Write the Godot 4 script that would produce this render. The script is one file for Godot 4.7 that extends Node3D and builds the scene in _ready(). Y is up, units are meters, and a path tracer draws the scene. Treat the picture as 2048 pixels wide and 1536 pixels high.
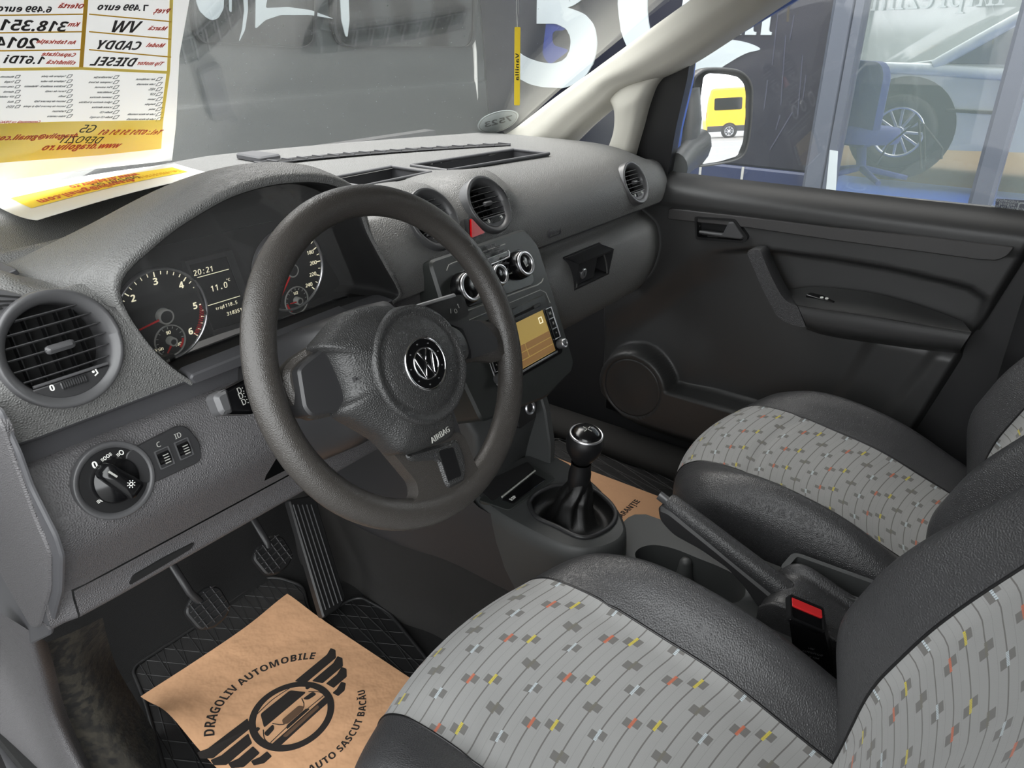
extends Node3D
# A small van's cabin seen through the open driver's door. x right, y up, z to the rear; the cabin floor is y = 0.

const FOC := 1473.0
var CP := Vector3(-0.882, 1.023, 0.536)
var CB := Basis()
var M := {}
var used := {}


func _ready() -> void:
	# --- camera, sky, light, exposure
	var pitch := deg_to_rad(-25.846)
	CB = Basis(Vector3.UP, deg_to_rad(-53.33)) * Basis(Vector3.RIGHT, pitch)
	var cam := Camera3D.new()
	cam.name = "camera"
	cam.transform = Transform3D(CB, CP)
	cam.fov = rad_to_deg(2.0 * atan(768.0 / FOC))
	cam.near = 0.02
	cam.far = 200.0
	cam.current = true
	add_child(cam)
	var env := Environment.new()
	var sky := Sky.new()
	var sm := ProceduralSkyMaterial.new()
	sm.sky_top_color = Color(0.90, 0.91, 0.91)
	sm.sky_horizon_color = Color(0.93, 0.94, 0.95)
	sm.sky_curve = 0.2
	sm.ground_horizon_color = Color(0.50, 0.50, 0.49)
	sm.ground_bottom_color = Color(0.42, 0.42, 0.41)
	sm.sun_angle_max = 0.0
	sky.sky_material = sm
	env.background_mode = Environment.BG_SKY
	env.sky = sky
	env.background_energy_multiplier = 1.0
	env.tonemap_mode = Environment.TONE_MAPPER_LINEAR
	env.tonemap_exposure = 7.4
	env.sdfgi_enabled = true
	env.ssao_enabled = true
	env.ssil_enabled = true
	var we := WorldEnvironment.new()
	we.name = "surroundings"
	we.environment = env
	add_child(we)
	# soft sun behind the cloud, from the open driver's side and a little behind
	var sun := DirectionalLight3D.new()
	sun.name = "veiled_sun"
	sun.light_color = Color(1.0, 0.97, 0.93)
	sun.light_energy = 0.13
	sun.light_angular_distance = 40.0
	sun.shadow_enabled = true
	sun.sky_mode = DirectionalLight3D.SKY_MODE_LIGHT_ONLY
	add_child(sun)
	sun.look_at_from_position(Vector3(1.0, 4.0, -1.9), Vector3(0.1, 0.4, 0.0))

	materials()
	build_shell()
	build_dashboard()
	build_binnacle()
	build_stack()
	build_driver_controls()
	build_steering_wheel()
	build_console()
	build_door()
	build_pillars()
	build_seats()
	build_floor_things()
	build_papers()
	build_outside()


# --- placing: the point where the photograph's line of sight through (u, v) meets a real plane of the car
func ray(u: float, v: float) -> Vector3:
	return CB * Vector3((u - 1024.0) / FOC, -(v - 768.0) / FOC, -1.0)


func fx(u: float, v: float, x: float) -> Vector3:
	var d := ray(u, v)
	return CP + d * ((x - CP.x) / d.x)


func fy(u: float, v: float, y: float) -> Vector3:
	var d := ray(u, v)
	return CP + d * ((y - CP.y) / d.y)


func fz(u: float, v: float, z: float) -> Vector3:
	var d := ray(u, v)
	return CP + d * ((z - CP.z) / d.z)


func fp(u: float, v: float, p: Vector3, n: Vector3) -> Vector3:
	var d := ray(u, v)
	return CP + d * ((p - CP).dot(n) / d.dot(n))


# the same in a frame: local x, y of the point on the frame's own plane
func fl(u: float, v: float, f: Transform3D, lift := 0.0) -> Vector2:
	var q := f.affine_inverse() * fp(u, v, f.origin + f.basis.z * lift, f.basis.z)
	return Vector2(q.x, q.y)


func flat(pix: Array, f: Transform3D, lift := 0.0) -> PackedVector2Array:
	var o := PackedVector2Array()
	for k in range(0, pix.size(), 2):
		o.append(fl(pix[k], pix[k + 1], f, lift))
	return o


func frame(p: Vector3, n: Vector3, up := Vector3.UP) -> Transform3D:
	var z := n.normalized()
	var x := up.cross(z).normalized()
	return Transform3D(Basis(x, z.cross(x), z), p)


# --- objects
func numbered(called: String) -> String:
	if not used.has(called):
		used[called] = 0
		return called
	used[called] += 1
	return "%s_%03d" % [called, used[called]]


func thing(called: String, label: String, category: String, f := Transform3D.IDENTITY, group := "") -> Node3D:
	var o := Node3D.new()
	o.name = numbered(called)
	add_child(o)
	o.transform = f
	o.set_meta("label", label)
	o.set_meta("category", category)
	if group:
		o.set_meta("group", group)
	return o


func part(called: String, mesh: Mesh, m: Material, parent: Node3D, f := Transform3D.IDENTITY) -> MeshInstance3D:
	var o := MeshInstance3D.new()
	o.name = called
	o.mesh = mesh
	o.material_override = m
	o.transform = f
	o.cast_shadow = GeometryInstance3D.SHADOW_CASTING_SETTING_ON
	parent.add_child(o, true)
	return o


# a part given in the car's axes, under a thing that stands at some place
func worldpart(called: String, mesh: Mesh, m: Material, parent: Node3D) -> MeshInstance3D:
	return part(called, mesh, m, parent, parent.transform.affine_inverse())


func single(called: String, mesh: Mesh, m: Material, label: String, category: String, f := Transform3D.IDENTITY, group := "") -> MeshInstance3D:
	var o := part(numbered(called), mesh, m, self, f)
	o.set_meta("label", label)
	o.set_meta("category", category)
	if group:
		o.set_meta("group", group)
	return o


func struct(called: String, mesh: Mesh, m: Material, label: String, category: String) -> MeshInstance3D:
	var o := single(called, mesh, m, label, category)
	o.set_meta("kind", "structure")
	return o


# --- shapes
class MB:
	var st := SurfaceTool.new()
	var g := 1

	func _init() -> void:
		st.begin(Mesh.PRIMITIVE_TRIANGLES)
		st.set_smooth_group(1)

	func smooth() -> void:
		g += 1
		st.set_smooth_group(g)

	func hard() -> void:
		st.set_smooth_group(-1)

	func v(p: Vector3, uv := Vector2.ZERO) -> void:
		st.set_uv(uv)
		st.add_vertex(p)

	func tri(a: Vector3, b: Vector3, c: Vector3) -> void:
		v(a)
		v(b)
		v(c)

	func quad(a: Vector3, b: Vector3, c: Vector3, d: Vector3) -> void:
		tri(a, b, c)
		tri(a, c, d)

	func grid(rows: Array, uvs := [], skip = null) -> void:
		var n: int = rows[0].size()
		for i in rows.size() - 1:
			var p: PackedVector3Array = rows[i]
			var q: PackedVector3Array = rows[i + 1]
			for j in n - 1:
				if skip != null and skip.call((p[j] + q[j + 1]) * 0.5):
					continue
				if uvs:
					var s: PackedVector2Array = uvs[i]
					var t: PackedVector2Array = uvs[i + 1]
					v(p[j], s[j])
					v(p[j + 1], s[j + 1])
					v(q[j + 1], t[j + 1])
					v(p[j], s[j])
					v(q[j + 1], t[j + 1])
					v(q[j], t[j])
				else:
					quad(p[j], p[j + 1], q[j + 1], q[j])

	func fan(ring: PackedVector3Array) -> void:
		var c := Vector3.ZERO
		for p in ring:
			c += p
		c /= ring.size()
		for i in ring.size():
			tri(c, ring[i], ring[(i + 1) % ring.size()])

	static func inset(o: PackedVector2Array, d: float) -> PackedVector2Array:
		var r := PackedVector2Array()
		var n := o.size()
		for i in n:
			var a := (o[i] - o[(i + n - 1) % n]).normalized()
			var b := (o[(i + 1) % n] - o[i]).normalized()
			var na := Vector2(-a.y, a.x)
			var nb := Vector2(-b.y, b.x)
			var m := na + nb
			var k := m.dot(na)
			r.append(o[i] + (m * (d / k) if k > 0.2 else na * d))
		return r

	# a plate of any outline, front at z1 with a chamfer, back at z0
	func slab(outline: PackedVector2Array, z0: float, z1: float, bev := 0.0, back := true, xf := Transform3D.IDENTITY) -> void:
		var o := outline.duplicate()
		if Geometry2D.is_polygon_clockwise(o):
			o.reverse()
		var n := o.size()
		var e := inset(o, bev) if bev > 0.0 else o
		var t := Geometry2D.triangulate_polygon(e)
		if t.is_empty() and bev > 0.0:
			e = o
			t = Geometry2D.triangulate_polygon(e)
		hard()
		for k in range(0, t.size(), 3):
			tri(xf * Vector3(e[t[k]].x, e[t[k]].y, z1), xf * Vector3(e[t[k + 2]].x, e[t[k + 2]].y, z1), xf * Vector3(e[t[k + 1]].x, e[t[k + 1]].y, z1))
		if back:
			var tb := Geometry2D.triangulate_polygon(o)
			for k in range(0, tb.size(), 3):
				tri(xf * Vector3(o[tb[k]].x, o[tb[k]].y, z0), xf * Vector3(o[tb[k + 1]].x, o[tb[k + 1]].y, z0), xf * Vector3(o[tb[k + 2]].x, o[tb[k + 2]].y, z0))
		var zs := z1 - absf(bev) * signf(z1 - z0)
		smooth()
		for i in n:
			var j := (i + 1) % n
			if bev > 0.0:
				quad(xf * Vector3(e[i].x, e[i].y, z1), xf * Vector3(e[j].x, e[j].y, z1), xf * Vector3(o[j].x, o[j].y, zs), xf * Vector3(o[i].x, o[i].y, zs))
		smooth()
		for i in n:
			var j := (i + 1) % n
			quad(xf * Vector3(o[i].x, o[i].y, zs), xf * Vector3(o[j].x, o[j].y, zs), xf * Vector3(o[j].x, o[j].y, z0), xf * Vector3(o[i].x, o[i].y, z0))

	# a flat-faced ring between two outlines of the same point count
	func frame_ring(outer: PackedVector2Array, inner: PackedVector2Array, z0: float, z1: float, xf := Transform3D.IDENTITY) -> void:
		var n := outer.size()
		for i in n:
			var j := (i + 1) % n
			hard()
			quad(xf * Vector3(outer[i].x, outer[i].y, z1), xf * Vector3(inner[i].x, inner[i].y, z1), xf * Vector3(inner[j].x, inner[j].y, z1), xf * Vector3(outer[j].x, outer[j].y, z1))
			quad(xf * Vector3(outer[i].x, outer[i].y, z0), xf * Vector3(outer[i].x, outer[i].y, z1), xf * Vector3(outer[j].x, outer[j].y, z1), xf * Vector3(outer[j].x, outer[j].y, z0))
			quad(xf * Vector3(inner[i].x, inner[i].y, z1), xf * Vector3(inner[i].x, inner[i].y, z0), xf * Vector3(inner[j].x, inner[j].y, z0), xf * Vector3(inner[j].x, inner[j].y, z1))

	func lathe(profile: PackedVector2Array, n := 40, xf := Transform3D.IDENTITY, sx := 1.0) -> void:
		smooth()
		var rows := []
		for p in profile:
			var r := PackedVector3Array()
			for i in n + 1:
				var a := TAU * i / n
				r.append(xf * Vector3(cos(a) * p.x * sx, sin(a) * p.x, p.y))
			rows.append(r)
		grid(rows)

	func tube(path: PackedVector3Array, rad: Array, n := 12, up := Vector3.UP, caps := true) -> void:
		smooth()
		var rows := []
		for i in path.size():
			var t: Vector3 = (path[mini(i + 1, path.size() - 1)] - path[maxi(i - 1, 0)]).normalized()
			var x := up.cross(t)
			x = (x if x.length() > 0.01 else Vector3.RIGHT.cross(t)).normalized()
			var y := t.cross(x)
			var k = rad[mini(i, rad.size() - 1)]
			var r: Vector2 = k if k is Vector2 else Vector2(k, k)
			var row := PackedVector3Array()
			for j in n + 1:
				var a := TAU * j / n
				row.append(path[i] + x * cos(a) * r.x + y * sin(a) * r.y)
			rows.append(row)
		grid(rows)
		if caps:
			for e in [rows[0], rows[-1]]:
				hard()
				fan(e.slice(0, n))

	func box(c: Vector3, s: Vector3, bev := 0.0, xf := Transform3D.IDENTITY) -> void:
		var h := s * 0.5
		var b := minf(bev, minf(h.x, minf(h.y, h.z)) * 0.9)
		if b <= 0.0:
			hard()
			for ax in 3:
				for sg in [-1.0, 1.0]:
					var n := Vector3.ZERO
					n[ax] = h[ax] * sg
					var p := Vector3.ZERO
					p[(ax + 1) % 3] = h[(ax + 1) % 3]
					var q := Vector3.ZERO
					q[(ax + 2) % 3] = h[(ax + 2) % 3] * sg
					quad(xf * (c + n - p - q), xf * (c + n - p + q), xf * (c + n + p + q), xf * (c + n + p - q))
			return
		var o := PackedVector2Array()
		for k in 4:
			var cc: Vector2 = Vector2(h.x - b, h.y - b) * [Vector2(1, 1), Vector2(-1, 1), Vector2(-1, -1), Vector2(1, -1)][k]
			for a in 3:
				o.append(cc + Vector2.from_angle(PI / 2 * (k + a / 2.0)) * b)
		var f := xf * Transform3D(Basis.IDENTITY, c)
		slab(o, 0.0, h.z, b, false, f)
		slab(o, 0.0, -h.z, b, false, f)

	func done() -> ArrayMesh:
		st.generate_normals()
		st.index()
		return st.commit()


func rrect(w: float, h: float, r: float, c := Vector2.ZERO, n := 4) -> PackedVector2Array:
	var o := PackedVector2Array()
	for k in 4:
		var cc: Vector2 = c + Vector2(w / 2 - r, h / 2 - r) * [Vector2(1, 1), Vector2(-1, 1), Vector2(-1, -1), Vector2(1, -1)][k]
		for a in n + 1:
			o.append(cc + Vector2.from_angle(PI / 2 * (k + float(a) / n)) * r)
	return o


func disc(r: float, n := 40, c := Vector2.ZERO, sy := 1.0) -> PackedVector2Array:
	var o := PackedVector2Array()
	for i in n:
		o.append(c + Vector2(cos(TAU * i / n) * r, sin(TAU * i / n) * r * sy))
	return o


# rounds the corners of a polygon
func soften(o: PackedVector2Array, r: float, n := 4) -> PackedVector2Array:
	var s := PackedVector2Array()
	for i in o.size():
		var a := o[(i + o.size() - 1) % o.size()] - o[i]
		var b := o[(i + 1) % o.size()] - o[i]
		var k := minf(r, minf(a.length(), b.length()) * 0.45)
		var p := o[i] + a.normalized() * k
		var q := o[i] + b.normalized() * k
		for t in n + 1:
			var w := float(t) / n
			s.append(p.lerp(o[i], w).lerp(o[i].lerp(q, w), w))
	return s


func spline(c: PackedVector3Array, n: int, closed := false) -> PackedVector3Array:
	var o := PackedVector3Array()
	var m := c.size()
	var segs := m if closed else m - 1
	for k in n + 1:
		var t := float(k) / n * segs
		var i := mini(int(t), segs - 1)
		var w := t - i
		var p: Array[Vector3] = []
		for d in [-1, 0, 1, 2]:
			p.append(c[posmod(i + d, m)] if closed else c[clampi(i + d, 0, m - 1)])
		o.append(p[1].cubic_interpolate(p[2], p[0], p[3], w))
	return o


func spline2(c: PackedVector2Array, n: int, closed := false) -> PackedVector2Array:
	var a := PackedVector3Array()
	for p in c:
		a.append(Vector3(p.x, p.y, 0))
	var o := PackedVector2Array()
	var s := spline(a, n, closed)
	if closed:
		s.resize(s.size() - 1)
	for p in s:
		o.append(Vector2(p.x, p.y))
	return o


# a smooth surface through a net of points
func patch(rows: Array, nu: int, nv: int) -> Array:
	var wide := []
	for r in rows:
		wide.append(spline(PackedVector3Array(r), nv))
	var out := []
	for i in nu + 1:
		out.append(PackedVector3Array())
	for j in nv + 1:
		var col := PackedVector3Array()
		for r in wide:
			col.append(r[j])
		var s := spline(col, nu)
		for i in nu + 1:
			out[i].append(s[i])
	return out


func ss(a: float, b: float, x: float) -> float:
	return smoothstep(a, b, x)


func poly3(pix: Array, at: Callable, k: float) -> PackedVector3Array:
	var o := PackedVector3Array()
	for i in range(0, pix.size(), 2):
		o.append(at.call(pix[i], pix[i + 1], k))
	return o


var fonts := {}


func letters(s: String, size: float, depth := 0.0004, bold := false, face := "Droid Sans") -> TextMesh:
	var key := face + str(bold)
	if not fonts.has(key):
		var f := SystemFont.new()
		f.font_names = PackedStringArray([face])
		f.font_weight = 700 if bold else 400
		fonts[key] = f
	var t := TextMesh.new()
	t.text = s
	t.font = fonts[key]
	t.font_size = 48
	t.pixel_size = size / 48.0
	t.depth = depth
	t.curve_step = 2.0
	return t


# lettering bent onto any surface: put maps a point of the flat text (x, y, z) to the car's axes
func bent(meshes: Array, put: Callable) -> ArrayMesh:
	var mb := MB.new()
	mb.hard()
	for e in meshes:
		var a: Array = e[0].get_mesh_arrays()
		var vs: PackedVector3Array = a[Mesh.ARRAY_VERTEX]
		var ix = a[Mesh.ARRAY_INDEX]
		var f: Transform3D = e[1]
		if ix == null:
			for p in vs:
				mb.v(put.call(f * p))
		else:
			for i in ix:
				mb.v(put.call(f * vs[i]))
	return mb.done()


func keep(p: Vector3) -> Vector3:
	return p


func at2(x: float, y: float, turn := 0.0, z := 0.0, k := 1.0) -> Transform3D:
	return Transform3D(Basis(Vector3(0, 0, 1), turn).scaled(Vector3(k, absf(k), 1)), Vector3(x, y, z))


# --- materials
func noise_tex(kind: int, freq: float, size := 256, fractal := false, ret := -1) -> NoiseTexture2D:
	var n := FastNoiseLite.new()
	n.noise_type = kind
	n.frequency = freq
	n.seed = 7
	n.fractal_type = FastNoiseLite.FRACTAL_FBM if fractal else FastNoiseLite.FRACTAL_NONE
	n.fractal_octaves = 4
	if ret >= 0:
		n.cellular_return_type = ret
	var t := NoiseTexture2D.new()
	t.width = size
	t.height = size
	t.seamless = true
	t.noise = n
	return t


func mat(called: String, c: Color, rough := 0.6, bump: Texture2D = null, height := 0.0, scale := 20.0, metal := 0.0) -> StandardMaterial3D:
	var m := StandardMaterial3D.new()
	m.resource_name = called
	m.albedo_color = c
	m.roughness = rough
	m.metallic = metal
	if bump:
		m.heightmap_enabled = true
		m.heightmap_texture = bump
		m.heightmap_scale = height
		m.uv1_triplanar = true
		m.uv1_world_triplanar = true
		m.uv1_scale = Vector3.ONE * scale
	M[called] = m
	return m


func materials() -> void:
	var grain := noise_tex(FastNoiseLite.TYPE_CELLULAR, 0.07, 512, false, FastNoiseLite.RETURN_DISTANCE2_SUB)
	var fine := noise_tex(FastNoiseLite.TYPE_SIMPLEX_SMOOTH, 0.09, 256, true)
	var soft := noise_tex(FastNoiseLite.TYPE_SIMPLEX_SMOOTH, 0.012, 512, true)
	mat("dash", Color(0.385, 0.385, 0.38), 0.5, grain, 0.11, 11.0)
	mat("dash_smooth", Color(0.275, 0.275, 0.285), 0.5, fine, 0.006, 30.0)
	mat("dash_lower", Color(0.32, 0.315, 0.32), 0.5, grain, 0.10, 11.0)
	mat("dark", Color(0.16, 0.16, 0.165), 0.45, fine, 0.004, 30.0)
	mat("dark_grain", Color(0.175, 0.175, 0.18), 0.45, grain, 0.06, 10.0)
	mat("black", Color(0.07, 0.07, 0.075), 0.4)
	mat("gloss", Color(0.05, 0.05, 0.055), 0.2)
	mat("lining", Color(0.065, 0.065, 0.068), 0.7)
	mat("dial_black", Color(0.035, 0.035, 0.037), 0.6)
	mat("void", Color(0.02, 0.02, 0.022), 0.9)
	mat("panel", Color(0.16, 0.17, 0.165), 0.4)
	mat("ring", Color(0.285, 0.285, 0.29), 0.35)
	mat("slat", Color(0.27, 0.27, 0.275), 0.3)
	mat("white", Color(0.88, 0.88, 0.86), 0.5)
	mat("line", Color(0.62, 0.62, 0.60), 0.4)
	mat("silver", Color(0.78, 0.78, 0.79), 0.28, null, 0.0, 1.0, 0.9)
	mat("chrome", Color(0.86, 0.86, 0.87), 0.08, null, 0.0, 1.0, 1.0)
	mat("red", Color(0.72, 0.03, 0.06), 0.3)
	mat("needle", Color(0.85, 0.06, 0.08), 0.4)
	mat("vinyl", Color(0.215, 0.215, 0.22), 0.40, grain, 0.08, 11.0)
	mat("wheel", Color(0.215, 0.205, 0.195), 0.36, grain, 0.045, 17.0)
	mat("wheel_pad", Color(0.18, 0.18, 0.18), 0.40, grain, 0.085, 13.0)
	mat("boot", Color(0.055, 0.055, 0.055), 0.42, fine, 0.02, 40.0)
	mat("console", Color(0.235, 0.24, 0.24), 0.5, fine, 0.006, 40.0)
	mat("carpet_black", Color(0.055, 0.055, 0.055), 0.95, fine, 0.15, 50.0)
	mat("carpet", Color(0.13, 0.125, 0.12), 0.95, fine, 0.15, 50.0)
	mat("rubber", Color(0.085, 0.085, 0.088), 0.5, fine, 0.01, 40.0)
	mat("sill", Color(0.13, 0.125, 0.12), 0.85)
	mat("door", Color(0.205, 0.205, 0.205), 0.42, fine, 0.006, 40.0)
	mat("door_trim", Color(0.24, 0.235, 0.235), 0.45, fine, 0.004, 40.0)
	mat("cream", Color(0.74, 0.73, 0.69), 0.75, fine, 0.006, 50.0)
	mat("roof", Color(0.62, 0.61, 0.58), 0.9)
	mat("blue_paint", Color(0.16, 0.30, 0.60), 0.25)
	mat("paper", Color(0.93, 0.93, 0.92), 0.8)
	mat("yellow", Color(0.98, 0.86, 0.10), 0.7)
	mat("paper_red", Color(0.78, 0.22, 0.10), 0.7)
	mat("ink", Color(0.07, 0.07, 0.10), 0.7)
	mat("kraft", Color(0.80, 0.62, 0.47), 0.85, soft, 0.2, 3.0)
	mat("kraft_ink", Color(0.13, 0.11, 0.10), 0.85)
	mat("kraft_brown", Color(0.36, 0.27, 0.20), 0.85)
	mat("mirror", Color(0.93, 0.94, 0.95), 0.01, null, 0.0, 1.0, 1.0)
	mat("asphalt", Color(0.40, 0.40, 0.40), 0.85, fine, 0.3, 3.0)
	mat("navy", Color(0.045, 0.055, 0.115), 0.4)
	mat("navy_low", Color(0.07, 0.12, 0.25), 0.4)
	mat("post", Color(0.27, 0.29, 0.33), 0.4)
	mat("van_grey", Color(0.115, 0.135, 0.132), 0.35)
	mat("van_glass", Color(0.03, 0.035, 0.035), 0.08)
	mat("van_silver", Color(0.62, 0.64, 0.64), 0.3)
	mat("van_yellow", Color(0.95, 0.72, 0.08), 0.35)
	mat("blue_floor", Color(0.14, 0.32, 0.66), 0.35)
	mat("brown_floor", Color(0.45, 0.38, 0.28), 0.7)
	mat("cloth_blue", Color(0.05, 0.14, 0.42), 0.8)
	mat("letter_white", Color(0.64, 0.67, 0.68), 0.5)
	mat("decal", Color(0.55, 0.58, 0.58), 0.6)
	var gl := mat("glass", Color(0.97, 1.0, 0.99, 0.04), 0.02)
	gl.transparency = BaseMaterial3D.TRANSPARENCY_ALPHA
	var lens := mat("clear", Color(1, 1, 1, 0.03), 0.03)
	lens.transparency = BaseMaterial3D.TRANSPARENCY_ALPHA
	var sh := mat("shop_glass", Color(0.52, 0.58, 0.57, 0.15), 0.02)
	sh.transparency = BaseMaterial3D.TRANSPARENCY_ALPHA
	var pb: StandardMaterial3D = M.paper
	pb.backlight_enabled = true
	pb.backlight = Color(0.5, 0.5, 0.5)
	for k in ["yellow", "paper_red"]:
		M[k].backlight_enabled = true
		M[k].backlight = Color(0.5, 0.5, 0.5)
	for e in [["digit", Color(1.0, 0.97, 0.84), 0.09], ["screen_lit", Color(0.78, 0.66, 0.36), 0.03]]:
		var l := mat(e[0], e[1], 0.5)
		l.emission_enabled = true
		l.emission = e[1]
		l.emission_energy_multiplier = e[2]
	M.seat_cloth = cloth()


# light grey woven cloth: cross stripes every 21.5 mm with pairs of dark squares round a coloured stitch (orange, yellow, brown, white in turn)
func cloth() -> StandardMaterial3D:
	var w := 512  # 75 mm along the stripes
	var h := 592  # four stripes, 86 mm
	var im := Image.create(w, h, false, Image.FORMAT_RGB8)
	var base := Color(0.555, 0.555, 0.55)
	im.fill(base)
	var tints := [Color(0.40, 0.39, 0.35), Color(0.70, 0.74, 0.76), Color(0.74, 0.38, 0.25), Color(0.76, 0.70, 0.22)]
	for k in 4:
		var y := 74 + 148 * k
		im.fill_rect(Rect2i(0, y - 5, w, 11), Color(0.385, 0.38, 0.37))
		im.fill_rect(Rect2i(0, y + 72, w, 3), Color(0.50, 0.50, 0.495))
		var c := int(w * [0.12, 0.78, 0.28, 0.49][k])
		for s in [-1, 1]:
			for dx in [-w, 0, w]:
				im.fill_rect(Rect2i(c + s * 17 - 38 + dx, y + s * 31 - 28, 76, 56), Color(0.40, 0.395, 0.385))
		for d in range(-50, 50, 12):
			for dx in [-w, 0, w]:
				im.fill_rect(Rect2i(c + d + dx, y - 11, 9, 23), tints[k])
	# twill
	for y in h:
		for x in w:
			if (x + 2 * y) % 8 < 2 or (x + 6 * y) % 16 < 3:
				var c := im.get_pixel(x, y)
				im.set_pixel(x, y, c.darkened(0.16))
	var m := mat("seat_cloth", Color.WHITE, 0.95)
	m.albedo_texture = ImageTexture.create_from_image(im)
	m.rim_enabled = true
	m.rim = 0.3
	return m


# --- the cabin's shell
func build_shell() -> void:
	var b := MB.new()
	b.box(Vector3(0, -0.03, 0.3), Vector3(1.44, 0.06, 2.0))
	struct("floor", b.done(), M.carpet_black, "dark carpeted cabin floor under the mats and seats", "floor")
	b = MB.new()
	b.grid(patch([[Vector3(-0.70, 0.0, -0.55), Vector3(0, 0.0, -0.55), Vector3(0.72, 0.0, -0.55)], [Vector3(-0.70, 0.06, -0.62), Vector3(0, 0.06, -0.62), Vector3(0.72, 0.06, -0.62)], [Vector3(-0.70, 0.3, -0.76), Vector3(0, 0.3, -0.76), Vector3(0.72, 0.3, -0.76)], [Vector3(-0.70, 0.5, -0.80), Vector3(0, 0.5, -0.80), Vector3(0.72, 0.5, -0.80)]], 12, 10))
	struct("trim_1", b.done(), M.carpet_black, "black carpet on the sloping toe board behind the pedals", "carpet")
	b = MB.new()
	b.box(Vector3(0, 0.36, -0.97), Vector3(1.5, 0.80, 0.04))
	struct("wall_front", b.done(), M.dark, "dark bulkhead in front of the footwells", "bulkhead")
	b = MB.new()
	b.box(Vector3(0, 0.5, 1.32), Vector3(1.5, 1.4, 0.04))
	struct("wall_back", b.done(), M.roof, "light partition behind the seats", "partition")
	b = MB.new()
	b.box(Vector3(0, 1.19, 0.52), Vector3(1.36, 0.04, 1.64), 0.015)
	struct("ceiling", b.done(), M.roof, "pale headlining of the cabin roof", "roof")
	b = MB.new()
	b.box(Vector3(0.765, 0.15, 0.2), Vector3(0.04, 1.02, 2.28))
	b.box(Vector3(0.74, 0.62, 0.66), Vector3(0.07, 1.16, 0.28), 0.02)
	b.box(Vector3(0.765, 0.9, 1.05), Vector3(0.04, 0.6, 0.56))
	b.box(Vector3(0.70, 1.17, 0.52), Vector3(0.08, 0.06, 1.6), 0.02)
	struct("wall_right", b.done(), M.dark, "dark body side and door pillar behind the passenger door", "body side")
	b = MB.new()
	b.box(Vector3(-0.735, 0.45, 1.05), Vector3(0.04, 1.5, 0.6))
	b.box(Vector3(-0.70, 1.17, 0.6), Vector3(0.08, 0.06, 1.4), 0.02)
	b.box(Vector3(-0.735, -0.18, 0.0), Vector3(0.05, 0.3, 2.0), 0.02)
	struct("wall_left", b.done(), M.dash_smooth, "grey body side behind the open driver's door", "body side")
	# right-hand sill under the passenger door
	b = MB.new()
	b.tube(PackedVector3Array([Vector3(0.655, 0.02, -0.62), Vector3(0.655, 0.02, -0.2), Vector3(0.655, 0.02, 0.6)]), [Vector2(0.06, 0.035)], 16)
	struct("trim_2", b.done(), M.sill, "dark plastic sill trim below the passenger door", "sill")
	# driver's side: kick panel and sill
	var lo := [[0, 1225, 60, 1262, 96, 1286], [0, 1330, 70, 1330, 108, 1330], [0, 1430, 90, 1430, 135, 1430], [0, 1560, 140, 1560, 195, 1560], [0, 1700, 200, 1700, 270, 1700]]
	var rows := []
	for r in lo:
		rows.append([fx(r[0], r[1], -0.715), fx(r[2], r[3], -0.70), fx(r[4], r[5], -0.672)])
	b = MB.new()
	b.grid(patch(rows, 24, 10))
	struct("trim_3", b.done(), M.dash_lower, "light grey sill trim at the foot of the driver's doorway", "sill")
	rows = []
	for r in [[96, 1284, -0.672, 150, 1262, -0.64, 205, 1235, -0.60], [108, 1330, -0.672, 175, 1330, -0.632, 232, 1330, -0.575], [135, 1430, -0.672, 215, 1430, -0.630, 290, 1430, -0.57], [195, 1560, -0.672, 285, 1550, -0.63, 350, 1540, -0.57], [270, 1700, -0.672, 360, 1700, -0.63, 430, 1690, -0.57]]:
		rows.append([fx(r[0], r[1], r[2]), fx(r[3], r[4], r[5]), fx(r[6], r[7], r[8])])
	b = MB.new()
	b.grid(patch(rows, 30, 16))
	var dirt := mat("worn_carpet", Color(0.62, 0.60, 0.56), 0.95)
	var t := noise_tex(FastNoiseLite.TYPE_SIMPLEX_SMOOTH, 0.02, 256, true)
	var g := Gradient.new()
	g.offsets = PackedFloat32Array([0.0, 0.42, 0.50, 0.62, 1.0])
	g.colors = PackedColorArray([Color(0.05, 0.048, 0.045), Color(0.07, 0.066, 0.062), Color(0.20, 0.19, 0.17), Color(0.28, 0.27, 0.24), Color(0.30, 0.29, 0.26)])
	t.color_ramp = g
	dirt.albedo_texture = t
	dirt.heightmap_enabled = true
	dirt.heightmap_texture = noise_tex(FastNoiseLite.TYPE_SIMPLEX_SMOOTH, 0.05, 256, true)
	dirt.heightmap_scale = 0.15
	dirt.uv1_triplanar = true
	dirt.uv1_world_triplanar = true
	dirt.uv1_scale = Vector3.ONE * 9.0
	struct("trim_4", b.done(), dirt, "worn dusty carpet between the sill and the driver's mat", "carpet")


# --- dashboard: the height of its skin along x, from the seam (s = 0) over the crest to the windscreen (s = 11)
const DA := [0.667, -0.200, 0.690, -0.199, 0.715, -0.200, 0.740, -0.204, 0.765, -0.211, 0.790, -0.224, 0.806, -0.246, 0.812, -0.280, 0.808, -0.340, 0.797, -0.450, 0.789, -0.620]
const DC := [0.667, -0.200, 0.690, -0.200, 0.715, -0.206, 0.738, -0.218, 0.757, -0.234, 0.773, -0.254, 0.784, -0.278, 0.789, -0.315, 0.790, -0.380, 0.790, -0.470, 0.788, -0.620]
const DE := [0.667, -0.200, 0.690, -0.196, 0.715, -0.200, 0.738, -0.213, 0.757, -0.234, 0.773, -0.264, 0.783, -0.305, 0.788, -0.355, 0.789, -0.420, 0.789, -0.500, 0.788, -0.620]


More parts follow.
